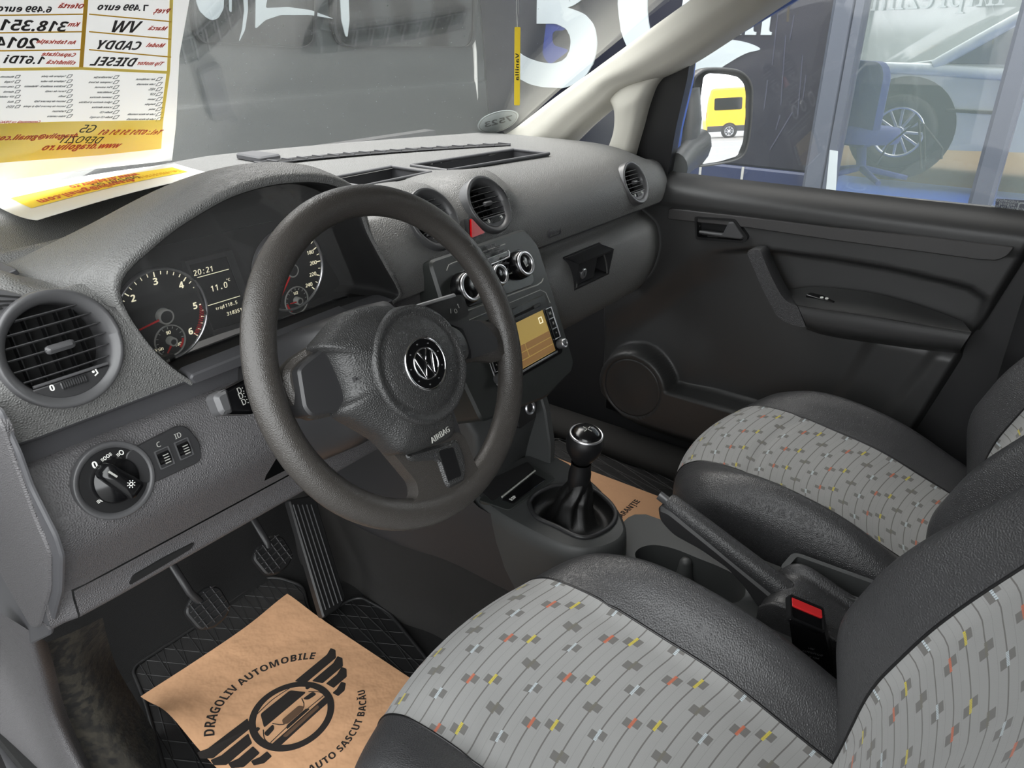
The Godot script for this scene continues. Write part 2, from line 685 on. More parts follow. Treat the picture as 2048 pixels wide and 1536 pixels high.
func glass_z(x: float) -> float:
	return -0.90 + 0.24 * pow(absf(x) / 0.68, 1.35)


func dash_pt(x: float, s: float) -> Vector3:
	var p := []
	for a in [DA, DC, DE]:
		var c := PackedVector3Array()
		for k in 11:
			c.append(Vector3(0, a[2 * k], a[2 * k + 1]))
		c.append(Vector3(0, 0.785, minf(glass_z(x), -0.63)))
		var i := mini(int(s), 10)
		p.append(c[i].cubic_interpolate(c[i + 1], c[maxi(i - 1, 0)], c[mini(i + 2, 11)], s - i))
	var q: Vector3
	if x < -0.15:
		q = p[0].lerp(p[1], ss(-0.30, -0.15, x))
	else:
		q = p[1].lerp(p[2], ss(0.14, 0.24, x))
	# pods over the two middle vents and the end vents
	var w := ss(2.5, 4.0, s) * (1.0 - ss(6.0, 8.5, s))
	for xp in [-0.055, 0.100]:
		q.y += 0.020 * exp(-pow((x - xp) / 0.055, 4)) * w
		q.z += 0.008 * exp(-pow((x - xp) / 0.055, 4)) * w
	# it sinks under the flank of the instrument hood
	q.y -= 0.022 * ss(-0.635, -0.585, x) * ss(-0.10, -0.16, x) * ss(5.0, 6.3, s) * (1.0 - ss(8.6, 10.0, s))
	q.x = x
	# the skin drops and turns away at both ends
	var e := ss(0.62, 0.72, absf(x))
	q.y -= 0.05 * e * ss(3.0, 7.0, s)
	q.z -= 0.012 * ss(0.66, 0.72, absf(x)) * (1.0 - ss(5.0, 8.0, s))
	return q


# whether a point of the dashboard's skin lies in an opening
var holes := []  # [centre, normal, radius]


func in_hole(p: Vector3) -> bool:
	for h in holes:
		if (p - h[0]).cross(h[1]).length() < h[2] and absf((p - h[0]).dot(h[1])) < 0.05:
			return true
	# trays in the top
	if p.y > 0.77:
		for t in TRAYS:
			if p.x > t[0] and p.x < t[1] and p.z > t[2] + (p.x - t[0]) * t[4] and p.z < t[3] + (p.x - t[0]) * t[4]:
				return true
	return false


const TRAYS := [[-0.06, 0.105, -0.475, -0.378, 0.0], [0.135, 0.41, -0.455, -0.365, 0.12]]
const RIM := [380, 765, 340, 738, 300, 700, 262, 650, 240, 610, 233, 575, 248, 540, 290, 500, 345, 455, 400, 420, 450, 393, 500, 375, 550, 364, 600, 360, 640, 362, 672, 370, 700, 385, 714, 406, 720, 430, 730, 460, 745, 490, 770, 535, 790, 570, 795, 590, 780, 604]


func rim_x(y: float, left: bool) -> float:
	var r := poly3(RIM, fz, -0.2)
	var best := -0.5 if left else -0.18
	for i in r.size() - 1:
		var a := r[i]
		var b := r[i + 1]
		if (i < 6) == left and (i < 6 or i > 16) and (a.y - y) * (b.y - y) <= 0.0 and a.y != b.y:
			best = lerpf(a.x, b.x, (y - a.y) / (b.y - a.y))
	return best


func build_dashboard() -> void:
	var d := thing("dashboard", "long grey grained plastic dashboard running from door to door", "dashboard")
	vent_frames()
	# left of the instruments, right of them, and the top behind the hood
	var b := MB.new()
	var rows := []
	for k in 61:
		var s := 11.0 * k / 60.0
		var r := PackedVector3Array()
		var y := dash_pt(-0.6, s).y
		var x1 := rim_x(clampf(y, 0.668, 0.79), true) if s < 5.2 else lerpf(rim_x(0.79, true), -0.48, ss(5.2, 8.0, s))
		for j in 51:
			r.append(dash_pt(lerpf(-0.705, x1 + 0.001, j / 50.0), s))
		rows.append(r)
	b.grid(rows, [], in_hole)
	rows = []
	for k in 61:
		var s := 11.0 * k / 60.0
		var r := PackedVector3Array()
		var y := dash_pt(-0.19, s).y
		var x0 := rim_x(clampf(y, 0.668, 0.79), false) if s < 5.2 else lerpf(rim_x(0.79, false), -0.26, ss(5.2, 8.0, s))
		for j in 241:
			r.append(dash_pt(lerpf(x0 - 0.001, 0.715, j / 240.0), s))
		rows.append(r)
	b.grid(rows, [], in_hole)
	rows = []
	for k in 20:
		var s := 7.6 + 3.4 * k / 19.0
		var r := PackedVector3Array()
		for j in 31:
			r.append(dash_pt(lerpf(-0.5, -0.24, j / 30.0), s))
		rows.append(r)
	b.grid(rows)
	part("upper_panel", b.done(), M.dash, d)
	# lower edge of the upper skin: a lip that turns in at the seam
	for seg in [[-0.69, -0.503], [0.13, 0.70]]:
		b = MB.new()
		rows = [PackedVector3Array(), PackedVector3Array(), PackedVector3Array()]
		for j in 31:
			var x := lerpf(seg[0], seg[1], j / 30.0)
			var p := dash_pt(x, 0.0)
			rows[0].append(p)
			rows[1].append(p + Vector3(0, -0.004, -0.002))
			rows[2].append(p + Vector3(0, -0.005, -0.03))
		b.smooth()
		b.grid(rows)
		part("seam_lip", b.done(), M.dash_smooth, d)
	# open trays in the top
	for t in TRAYS:
		b = MB.new()
		var top := []
		var low := []
		for c in [[t[0], t[2]], [t[1], t[2] + (t[1] - t[0]) * t[4]], [t[1], t[3] + (t[1] - t[0]) * t[4]], [t[0], t[3]]]:
			top.append(Vector3(c[0], 0.7915, c[1]))
			low.append(Vector3(c[0], 0.757, c[1]))
		b.hard()
		for i in 4:
			b.quad(top[i], top[(i + 1) % 4], low[(i + 1) % 4], low[i])
		b.quad(low[0], low[1], low[2], low[3])
		# lip round the tray's mouth
		var m: Vector3 = (top[0] + top[2]) * 0.5
		for i in 4:
			var a: Vector3 = top[i]
			var c: Vector3 = top[(i + 1) % 4]
			b.tube(PackedVector3Array([a, c]), [0.0035], 8)
		part("storage_tray", b.done(), M.dash_smooth, d)
	b = MB.new()
	b.box(Vector3(0.02, 0.779, -0.425), Vector3(0.15, 0.004, 0.004), 0.001)
	b.box(Vector3(0.093, 0.768, -0.425), Vector3(0.004, 0.024, 0.006), 0.001)
	part("tray_divider", b.done(), M.dash, d)
	# defroster slot with its ribs, along the foot of the windscreen
	var path := PackedVector3Array()
	for k in 25:
		var x := lerpf(-0.26, 0.46, k / 24.0)
		path.append(Vector3(x, dash_pt(x, 10.0).y + 0.0035, -0.70 + 0.19 * pow(absf(x) / 0.42, 1.4)))
	b = MB.new()
	b.tube(path, [Vector2(0.015, 0.0012)], 6)
	part("defroster_slot", b.done(), M.void, d)
	b = MB.new()
	for k in range(0, 25):
		b.box(path[k], Vector3(0.004, 0.006, 0.032))
	for s in [-1, 1]:
		var e := PackedVector3Array()
		for p in path:
			e.append(p + Vector3(0, 0.0, 0.0165 * s))
		b.tube(e, [0.0014], 6)
	part("defroster_rib", b.done(), M.dash_smooth, d)
	# sensor cover in front of the hood
	var sf := Transform3D(Basis.IDENTITY, fy(520, 314, 0.792))
	b = MB.new()
	b.slab(soften(PackedVector2Array([Vector2(-0.026, -0.035), Vector2(0.026, -0.035), Vector2(0.022, 0.05), Vector2(-0.022, 0.05)]), 0.008), -0.004, 0.006, 0.003, true, sf * Transform3D(Basis(Vector3.RIGHT, -PI / 2), Vector3.ZERO))
	part("sensor_cover", b.done(), M.dash_smooth, d)
	# small air outlet and side grille at the driver's end
	var lf := frame(Vector3(-0.70, 0.793, -0.2235), Vector3(0, 0.75, 1))
	b = MB.new()
	b.slab(soften(flat([-60, 570, 0, 578, 35, 587, 58, 600, 38, 612, 0, 636, -60, 690], lf), 0.004), -0.01, 0.0015, 0.001, true, lf)
	part("demister_frame", b.done(), M.ring, d)
	b = MB.new()
	for k in 4:
		var a := lf * v3(fl(-60, 588 + 17 * k, lf), 0.0015)
		var c := lf * v3(fl(42 - 13 * k, 596 + 7 * k, lf), 0.0015)
		b.tube(PackedVector3Array([a, c]), [Vector2(0.0022, 0.0008)], 6)
	part("demister_slat", b.done(), M.void, d)
	b = MB.new()
	var tf := frame(fy(0, 540, 0.80), Vector3(-0.35, 1, 0.12), Vector3(0, 0, -1))
	b.slab(soften(flat([-40, 515, 0, 524, 37, 541, 0, 556, -40, 570], tf), 0.004), -0.004, 0.002, 0.001, true, tf)
	part("speaker_cover", b.done(), M.dash_smooth, d)
	# smooth band under the seam, and the lower panel
	b = MB.new()
	b.grid(lower_rows([[0.664, -0.203], [0.660, -0.2065], [0.650, -0.211], [0.637, -0.214]], 24, -0.685, -0.41, false))
	part("trim_band", b.done(), M.dash_smooth, d)
	b = MB.new()
	b.grid(lower_rows([[0.6375, -0.2145], [0.634, -0.205], [0.621, -0.193], [0.600, -0.180], [0.577, -0.170], [0.551, -0.169], [0.520, -0.182], [0.4865, -0.199]], 40, -0.69, 0.0, true))
	part("lower_panel", b.done(), M.dash_lower, d)
	# the panel to the right of the column
	b = MB.new()
	b.grid(patch([[Vector3(-0.26, 0.666, -0.204), Vector3(-0.17, 0.666, -0.204), Vector3(-0.08, 0.666, -0.204)], [Vector3(-0.26, 0.655, -0.209), Vector3(-0.17, 0.655, -0.209), Vector3(-0.08, 0.655, -0.209)], [Vector3(-0.26, 0.60, -0.200), Vector3(-0.17, 0.60, -0.200), Vector3(-0.08, 0.60, -0.200)], [Vector3(-0.26, 0.49, -0.202), Vector3(-0.17, 0.49, -0.202), Vector3(-0.08, 0.49, -0.202)]], 16, 12))
	part("knee_panel", b.done(), M.dash_lower, d)
	b = MB.new()
	b.grid(lower_rows([[0.4835, -0.200], [0.470, -0.2035], [0.456, -0.2045], [0.446, -0.206], [0.440, -0.214], [0.438, -0.24]], 16, -0.672, 0.0, true))
	b.smooth()
	b.grid(lower_rows([[0.4865, -0.199], [0.470, -0.2035], [0.456, -0.2045], [0.446, -0.206], [0.440, -0.214], [0.438, -0.24]], 4, -0.70, -0.674, false))
	part("storage_flap", b.done(), M.dash_lower, d)
	var ff := frame(Vector3(-0.6, 0.465, -0.2025), Vector3(0, -0.12, 1))
	b = MB.new()
	b.slab(soften(flat([258, 1172, 268, 1152, 330, 1116, 391, 1085, 383, 1098, 325, 1133], ff, 0.0015), 0.004), -0.004, 0.0012, 0.0, true, ff)
	part("finger_slot", b.done(), M.void, d)
	b = MB.new()
	b.grid([PackedVector3Array([Vector3(-0.69, 0.438, -0.24), Vector3(-0.1, 0.438, -0.24)]), PackedVector3Array([Vector3(-0.69, 0.50, -0.78), Vector3(-0.1, 0.50, -0.78)])])
	b.box(Vector3(-0.25, 0.55, -0.30), Vector3(0.26, 0.17, 0.02))
	part("under_cover", b.done(), M.black, d)
	# end cap towards the driver's door
	var ef := frame(Vector3(-0.695, 0.6, -0.2), Vector3(-1, 0, 0.05))
	b = MB.new()
	b.slab(soften(flat([-60, 790, 0, 820, 18, 865, 38, 908, 62, 975, 112, 1075, 124, 1115, 122, 1184, 100, 1270, 60, 1290, -60, 1240], ef), 0.006), -0.003, 0.001, 0.002, true, ef)
	part("end_cap", b.done(), M.dash_smooth, d)
	b = MB.new()
	b.slab(soften(flat([-80, 790, 0, 840, 16, 893, 70, 1042, 98, 1105, 99, 1180, 78, 1256, 62, 1257, 0, 1150, -80, 1010], ef, 0.004), 0.012), -0.004, 0.004, 0.002, true, ef)
	part("fuse_cover", b.done(), M.dash_lower, d)
	# passenger's side: shadow gap, glovebox, airbag mark
	b = MB.new()
	rows = []
	for e in [[0.662, -0.238], [0.638, -0.242], [0.624, -0.222], [0.606, -0.200], [0.570, -0.188], [0.530, -0.190], [0.490, -0.203], [0.460, -0.226], [0.440, -0.27]]:
		var r := PackedVector3Array()
		for j in 21:
			var x := lerpf(0.135, 0.70, j / 20.0)
			r.append(Vector3(x, e[0], e[1] - 0.02 * ss(0.62, 0.70, x)))
		rows.append(r)
	b.grid(patch(rows, 40, 30), [], func(p: Vector3) -> bool: return p.x > 0.30 and p.x < 0.425 and p.y > 0.565 and p.y < 0.612)
	part("glovebox_door", b.done(), M.dash, d)
	var hf := frame(Vector3(0.36, 0.588, -0.188), Vector3(0, -0.15, 1))
	b = MB.new()
	b.hard()
	b.box(Vector3(0.0, 0, -0.03), Vector3(0.135, 0.06, 0.004), 0, hf)
	for s in [-1, 1]:
		b.box(Vector3(0, s * 0.026, -0.012), Vector3(0.135, 0.004, 0.034), 0, hf)
		b.box(Vector3(s * 0.065, 0, -0.012), Vector3(0.004, 0.056, 0.034), 0, hf)
	part("handle_recess", b.done(), M.dark, d)
	b = MB.new()
	b.box(Vector3(-0.024, 0, -0.006), Vector3(0.078, 0.047, 0.012), 0.003, hf)
	part("glovebox_latch", b.done(), M.dark, d)
	b = MB.new()
	b.slab(disc(0.0105, 24, Vector2(-0.034, -0.002)), 0.0, 0.0025, 0.0008, false, hf)
	part("lock_barrel", b.done(), M.silver, d)
	b = MB.new()
	b.slab(rrect(0.002, 0.008, 0.0008, Vector2(-0.034, -0.002)), 0.0, 0.003, 0.0, false, hf)
	part("key_slit", b.done(), M.black, d)
	var af := frame(fz(1109, 464, -0.196), Vector3(0, 0.2, 1))
	b = MB.new()
	b.frame_ring(rrect(0.040, 0.017, 0.006), rrect(0.037, 0.014, 0.0046), -0.003, 0.001, af)
	part("airbag_mark", b.done(), M.dash_smooth, d)
	part("airbag_lettering", letters("AIRBAG", 0.010, 0.0008), M.dash_smooth, d, af)


func lower_rows(prof: Array, nx: int, x0: float, x1: float, cut: bool) -> Array:
	var c := PackedVector3Array()
	for e in prof:
		c.append(Vector3(0, e[0], e[1]))
	var rows := []
	for p in spline(c, (prof.size() - 1) * 4):
		var r := PackedVector3Array()
		var xr := x1
		if cut:  # the panel is cut away round the steering column
			xr = -0.435 + 0.02 * sin(clampf((0.64 - p.y) / 0.13, 0.0, 1.0) * PI)
			if p.y < 0.497:
				xr = lerpf(-0.435, -0.10, ss(0.499, 0.489, p.y))
		for j in nx + 1:
			var x := lerpf(x0, xr, float(j) / nx)
			var e := ss(-0.665, -0.69, x)
			r.append(Vector3(x, p.y, p.z - 0.006 * e))
		rows.append(r)
	return rows


# --- air vents
var vf := []


func vent_frames() -> void:
	vf = [
		[fz(122, 698, -0.2035), Vector3(0, 0.26, 1), 0.0535, "large round air vent above the light switch at the driver's end"],
		[fz(866, 438, -0.226), Vector3(0, 0.62, 1), 0.0455, "round middle air vent partly hidden behind the steering wheel rim"],
		[fz(976, 409, -0.226), Vector3(0, 0.62, 1), 0.0455, "round middle air vent beside the red hazard button"],
		[fz(1269, 366, -0.206), Vector3(0, 0.50, 1), 0.0425, "small round air vent at the passenger door end of the dashboard"]]
	for v in vf:
		holes.append([v[0], v[1].normalized(), v[2] + 0.0005])
		air_vent(frame(v[0], v[1]), v[2], v[3])


func air_vent(f: Transform3D, r: float, label: String) -> void:
	var t := thing("air_vent", label, "air vent", f, "round dashboard air vents")
	var b := MB.new()
	b.lathe(PackedVector2Array([Vector2(r + 0.004, -0.03), Vector2(r + 0.004, 0.003), Vector2(r + 0.003, 0.005), Vector2(r + 0.001, 0.0058), Vector2(r - 0.001, 0.0052), Vector2(r - 0.004, 0.003), Vector2(r - 0.007, 0.0), Vector2(r - 0.009, -0.006), Vector2(r - 0.010, -0.03)]), 48)
	part("ring", b.done(), M.ring, t)
	b = MB.new()
	b.slab(disc(r - 0.008, 32), -0.034, -0.030, 0.0, false)
	part("throat", b.done(), M.void, t)
	var ri := r - 0.009
	for k in 6:
		var y := ri * (0.80 - 0.255 * k)
		var w := sqrt(maxf(ri * ri - y * y, 0.0001))
		b = MB.new()
		var q := PackedVector3Array()
		for i in 9:
			var u := lerpf(-w, w, i / 8.0)
			q.append(Vector3(u, y, -0.004 - 0.004 * (u * u) / (ri * ri)))
		b.tube(q, [Vector2(0.007, 0.0009)], 8, Vector3(0, 0.97, -0.2) if r > 0.05 else Vector3(0, 0.98, 0.12))
		part("slat", b.done(), M.slat, t)
	for k in 5:
		b = MB.new()
		b.box(Vector3(ri * (-0.66 + 0.33 * k), ri * 0.1, -0.024), Vector3(0.0012, ri * 1.4, 0.010))
		part("vane", b.done(), M.black, t)
	b = MB.new()
	b.box(Vector3(0, ri * 0.05, 0.000), Vector3(ri * 0.62, 0.0085, 0.009), 0.0035)
	part("grip", b.done(), M.ring, t)
	# chord plate with the thumbwheel
	b = MB.new()
	var o := PackedVector2Array()
	for i in 21:
		var a := lerpf(PI + 0.66, TAU - 0.66, i / 20.0)
		o.append(Vector2(cos(a), sin(a)) * (ri + 0.003))
	b.slab(o, -0.012, 0.0008, 0.001)
	part("chord_plate", b.done(), M.dark, t)
	b = MB.new()
	b.tube(PackedVector3Array([Vector3(-ri * 0.79, -ri * 0.60, 0.001), Vector3(ri * 0.79, -ri * 0.60, 0.001)]), [0.0016], 8)
	part("edge_bar", b.done(), M.ring, t)
	var th := part("thumbwheel", null, M.ring, t)
	b = MB.new()
	b.box(Vector3(0, -ri * 0.76, -0.002), Vector3(ri * 0.60, 0.0085, 0.008), 0.002)
	th.mesh = b.done()
	for k in 11:
		b = MB.new()
		b.box(Vector3(ri * (-0.25 + 0.05 * k), -ri * 0.76, 0.0022), Vector3(0.0009, 0.0082, 0.0012))
		part("rib", b.done(), M.black, th)
	part("zero_mark", letters("0", 0.0085, 0.0004, true), M.white, t, at2(-ri * 0.46, -ri * 0.73, 0, 0.001))
	b = MB.new()
	b.slab(disc(0.0013, 10, Vector2(ri * 0.44, -ri * 0.68)), 0.0, 0.0012)
	b.tube(PackedVector3Array([Vector3(ri * 0.50, -ri * 0.64, 0.001), Vector3(ri * 0.52, -ri * 0.74, 0.001), Vector3(ri * 0.44, -ri * 0.78, 0.001)]), [0.0009], 5, Vector3.BACK)
	part("air_mark", b.done(), M.white, t)


# a domed plate over an outline: rings [share of the outline, height]
func dome(b: MB, outline: PackedVector2Array, c: Vector2, prof: Array, xf := Transform3D.IDENTITY) -> void:
	b.smooth()
	var rows := []
	for e in prof:
		var r := PackedVector3Array()
		for i in outline.size() + 1:
			var p: Vector2 = c + (outline[i % outline.size()] - c) * e[0]
			r.append(xf * Vector3(p.x, p.y, e[1]))
		rows.append(r)
	b.grid(rows)


# --- the hood over the instruments, and the instruments
func build_binnacle() -> void:
	var h := thing("instrument_hood", "grey arched instrument hood rising from the dashboard behind the steering wheel", "hood")
	var rim := spline(poly3(RIM, fz, -0.2), 120)
	var c := Vector3(-0.365, 0.74, -0.2)
	var n := rim.size()
	var outer := []
	for k in 9:
		outer.append(PackedVector3Array())
	var inner := []
	for k in 5:
		inner.append(PackedVector3Array())
	for i in n:
		var p := rim[i]
		var t: Vector3 = (rim[mini(i + 1, n - 1)] - rim[maxi(i - 1, 0)]).normalized()
		var out := Vector3(-t.y, t.x, 0)
		var up := ss(0.735, 0.80, p.y)
		var base := dash_pt(p.x, 8.3)
		outer[0].append(p + Vector3(0, 0, 0.004) - out * 0.002)
		outer[1].append(p + out * 0.003 + Vector3(0, 0, 0.006))
		outer[2].append(p + out * 0.009 * up + Vector3(0, 0, 0.002 - 0.004 * (1.0 - up)))
		outer[3].append(p + out * 0.014 * up + Vector3(0, 0, -0.02))
		outer[4].append(p + out * 0.018 * up + Vector3(0, -0.003 * up, -0.055))
		var far := Vector3(c.x + (p.x - c.x) * 1.14, maxf(minf(p.y, 0.79), 0.77), -0.44)
		var mid := p + out * 0.012 * up + Vector3(0, 0, -0.12)
		# on the driver's door side the flank runs out in a wide hollow curve
		var wide := ss(-0.36, -0.50, p.x)
		far.x -= 0.075 * wide
		far.z += 0.06 * wide
		outer[3][-1] += Vector3(-0.002, -0.001, 0) * wide
		outer[4][-1] += Vector3(-0.012, -0.008, 0.010) * wide
		outer[5].append(mid.lerp(far, 0.25 + 0.15 * wide) - Vector3(0.012, 0.012, 0) * wide)
		outer[6].append(mid.lerp(far, 0.6 + 0.08 * wide) - Vector3(0.010, 0.010, 0) * wide)
		outer[7].append(far + Vector3(0, 0.006 + 0.006 * wide, 0))
		outer[8].append(Vector3(far.x - 0.03 * wide, minf(far.y, 0.775), -0.50 + 0.06 * wide))
		inner[0].append(p + Vector3(0, 0, 0.004) - out * 0.002)
		inner[1].append(p - out * 0.004 + Vector3(0, 0, -0.003))
		var q := c + (p - c) * 0.985
		inner[2].append(q + Vector3(0, 0, -0.04))
		inner[3].append(c + (p - c) * 0.965 + Vector3(0, -0.004, -0.08))
		inner[4].append(c + (p - c) * 0.95 + Vector3(0, -0.008, -0.115))
	var b := MB.new()
	var upper := []
	for r in outer:
		upper.append(r.slice(20, 108))
	b.grid(patch(upper, 40, 100))
	b.smooth()
	b.grid([outer[0], outer[1], outer[2]])
	worldpart("hood_shell", b.done(), M.dash, h)
	b = MB.new()
	b.grid(patch(inner, 16, 120))
	worldpart("hood_lining", b.done(), M.lining, h)
	# lower lip of the opening
	b = MB.new()
	var l := rim[0]
	var r := rim[n - 1]
	var rows := []
	for e in [[0.0, 0.004], [0.004, 0.006], [0.005, 0.0], [0.006, -0.02], [0.003, -0.035], [-0.004, -0.06], [-0.018, -0.115]]:
		var q := PackedVector3Array()
		for j in 31:
			q.append(l.lerp(r, j / 30.0) + Vector3(0, e[0] + 0.002 * sin(j / 30.0 * PI), e[1]))
		rows.append(q)
	var lo := MB.new()
	lo.grid(patch(rows.slice(4), 8, 30))
	worldpart("hood_floor", lo.done(), M.lining, h)
	b.grid(patch(rows.slice(0, 5), 16, 30))
	var tab := frame(Vector3(-0.36, 0.655, -0.196), Vector3(0, -0.1, 1))
	b.slab(soften(flat([381, 748, 378, 757, 388, 768, 478, 733, 700, 640, 700, 620], tab), 0.003), -0.02, 0.003, 0.002, true, tab)
	worldpart("hood_sill", b.done(), M.dash_smooth, h)

	var f := Transform3D(Basis.IDENTITY, Vector3(-0.365, 0.715, -0.300))
	var t := thing("instrument_cluster", "black instrument cluster with two lit dials and an amber display under the hood", "instruments", f)
	var o := PackedVector2Array()
	for p in inner[4]:
		o.append(Vector2(p.x - f.origin.x, p.y - f.origin.y) * 1.06)
	b = MB.new()
	b.slab(o, -0.02, -0.014, 0.0)
	part("face", b.done(), M.dial_black, t)
	for s in [0, 1]:
		var cc: Vector2 = fl(331, 633, f) if s == 0 else fl(584, 541, f)
		dial(t, cc, s)
	# display between the dials
	var q := flat([381, 531, 456, 513, 505, 640, 430, 662], f)
	b = MB.new()
	b.slab(q, -0.012, -0.0045, 0.0)
	part("display", b.done(), M.gloss, t)
	b = MB.new()
	var oq := flat([372, 524, 466, 500, 520, 644, 432, 672], f)
	b.frame_ring(oq, q, -0.014, -0.0025)
	part("display_frame", b.done(), M.dark, t)
	for e in [[395, 542, 428, 540, 455, 534], [415, 612, 440, 605, 478, 594]]:
		b = MB.new()
		var a := fl(e[0] + 4, e[1] + 16 if e[1] < 600 else e[1], f)
		var z := fl(e[4] + 6, e[5] + 4 if e[1] < 600 else e[5], f)
		b.box(Vector3((a.x + z.x) / 2, (a.y + z.y) / 2, -0.0042), Vector3(absf(z.x - a.x), 0.0007, 0.0005))
		part("display_line", b.done(), M.digit, t)
	for e in [["20:21", 411, 543, 0.0095], ["11.0", 442, 575, 0.0105], ["°C", 460, 561, 0.0042], ["trip", 443, 617, 0.0036], ["1118.5", 464, 610, 0.0062], ["318351", 473, 625, 0.0066]]:
		var p := fl(e[1], e[2], f)
		part("display_digits", letters(e[0], e[3], 0.0004, false, "Droid Sans Mono"), M.digit, t, at2(p.x, p.y, 0, -0.0042))
	# push buttons under the dials
	for e in [[333, 721, "set"], [686, 602, "0.0/SET"]]:
		var p := fl(e[1 - 1], e[1], f, 0.01)
		var k := part("reset_button", null, M.black, t)
		b = MB.new()
		b.box(Vector3(p.x, p.y, 0.004), Vector3(0.026, 0.009, 0.014), 0.003)
		k.mesh = b.done()
		part("button_mark", letters(e[2], 0.0055, 0.0004), M.line, k, at2(p.x, p.y, 0, 0.0115))
	# clear window over the instruments
	b = MB.new()
	b.slab(o, 0.0, 0.0015, 0.0, true, Transform3D(Basis(Vector3.RIGHT, 0.22), Vector3(0, 0, 0.022)))
	part("clear_cover", b.done(), M["clear"], t)


func dial(t: Node3D, c: Vector2, kind: int) -> void:
	var r := 0.0575
	var b := MB.new()
	b.slab(disc(r, 56, c), -0.013, -0.006, 0.0)
	var d := part("dial", b.done(), M["dial_black"], t)
	b = MB.new()
	b.lathe(PackedVector2Array([Vector2(r + 0.001, -0.01), Vector2(r + 0.001, -0.003), Vector2(r - 0.001, -0.002), Vector2(r - 0.002, -0.006)]), 64, Transform3D(Basis.IDENTITY, Vector3(c.x, c.y, 0)))
	part("dial_ring", b.done(), M.silver, d)
	b = MB.new()
	var steps := 30 if kind == 0 else 24
	for k in steps + 1:
		var big := k % 5 == 0 if kind == 0 else k % 2 == 0
		var a := deg_to_rad(225.0 - 270.0 * k / steps)
		var l := 0.0058 if big else 0.0040
		b.box(Vector3(0, 0, 0), Vector3(l, 0.0013 if big else 0.0009, 0.0004), 0, at2(c.x + cos(a) * (r - 0.003 - l / 2), c.y + sin(a) * (r - 0.003 - l / 2), a, -0.0055))
	var sc := part("scale", b.done(), M.digit, d)
	sc.set_meta("kind", "stuff")
	for k in (7 if kind == 0 else 13):
		var a := deg_to_rad(225.0 - 270.0 * k / (6 if kind == 0 else 12))
		var rr := r - (0.0145 if kind == 0 else 0.0155)
		part("numeral", letters(str(k) if kind == 0 else str(k * 20), 0.0115 if kind == 0 else 0.0075, 0.0004, kind == 0), M.digit, d, at2(c.x + cos(a) * rr, c.y + sin(a) * rr, 0, -0.0055))
	if kind == 0:
		b = MB.new()
		for k in 18:
			var a := deg_to_rad(-1.0 - 44.0 * k / 17.0)
			b.box(Vector3.ZERO, Vector3(0.0062, 0.0008, 0.0004), 0, at2(c.x + cos(a) * (r - 0.0065), c.y + sin(a) * (r - 0.0065), a + 0.35, -0.0054))
		part("red_zone", b.done(), M.needle, d)
		part("unit_mark", letters("1/min", 0.006, 0.0004), M.digit, d, at2(c.x - 0.016, c.y - 0.040, 0, -0.0055))
	# small gauge
	var g := fl(345, 683, Transform3D(Basis.IDENTITY, Vector3(-0.365, 0.715, -0.300))) if kind == 0 else fl(598, 602, Transform3D(Basis.IDENTITY, Vector3(-0.365, 0.715, -0.300)))
	var gr := 0.0195
	b = MB.new()
	b.lathe(PackedVector2Array([Vector2(gr + 0.0008, -0.0058), Vector2(gr + 0.0008, -0.004), Vector2(gr - 0.0006, -0.004), Vector2(gr - 0.0006, -0.0058)]), 40, Transform3D(Basis.IDENTITY, Vector3(g.x, g.y, 0)))
	for k in 13:
		var a := deg_to_rad(225.0 - 270.0 * k / 12.0)
		b.box(Vector3.ZERO, Vector3(0.0028, 0.0009, 0.0004), 0, at2(g.x + cos(a) * (gr - 0.003), g.y + sin(a) * (gr - 0.003), a, -0.0052))
	part("small_gauge", b.done(), M.line, d)
	for e in ([["90", 0.0, 0.0105], ["130", 0.009, -0.008]] if kind == 0 else [["1/2", 0.0, 0.0105]]):
		part("numeral", letters(e[0], 0.0058, 0.0004), M.digit, d, at2(g.x + e[1], g.y + e[2], 0, -0.0052))
	b = MB.new()
	for k in 6:
		var a := deg_to_rad((-10.0 - 7.0 * k) if kind == 0 else (190.0 + 8.0 * k))
		b.box(Vector3.ZERO, Vector3(0.0028, 0.0022, 0.0004), 0, at2(g.x + cos(a) * (gr - 0.003), g.y + sin(a) * (gr - 0.003), a, -0.0050))
	part("small_red_zone", b.done(), M.needle, d)
	# needles with their caps
	var main := deg_to_rad(190.0 if kind == 0 else 232.0)
	var small := deg_to_rad(232.0 if kind == 0 else 178.0)
	for e in [[c, main, 0.050, 0.0095, 0.0022], [g, small, 0.0155, 0.0055, 0.0018]]:
		b = MB.new()
		var nf := at2(e[0].x, e[0].y, e[1], 0.001)
		b.slab(PackedVector2Array([Vector2(0.004, -e[4] / 2), Vector2(e[2], -e[4] / 4), Vector2(e[2], e[4] / 4), Vector2(0.004, e[4] / 2)]), -0.001, 0.0008, 0.0, true, nf)
		part("needle", b.done(), M.needle, d)
		b = MB.new()
		b.lathe(PackedVector2Array([Vector2(e[3], -0.006), Vector2(e[3], 0.003), Vector2(e[3] - 0.0012, 0.0036), Vector2(e[3] - 0.002, 0.003)]), 32, Transform3D(Basis.IDENTITY, Vector3(e[0].x, e[0].y, 0)))
		part("needle_collar", b.done(), M.line, d)
		b = MB.new()
		b.slab(disc(e[3] - 0.0018, 28, e[0]), 0.0, 0.0028)
		part("needle_cap", b.done(), M.black, d)


# --- centre stack: hazard button, heater panel, radio, socket
var SF := Transform3D()


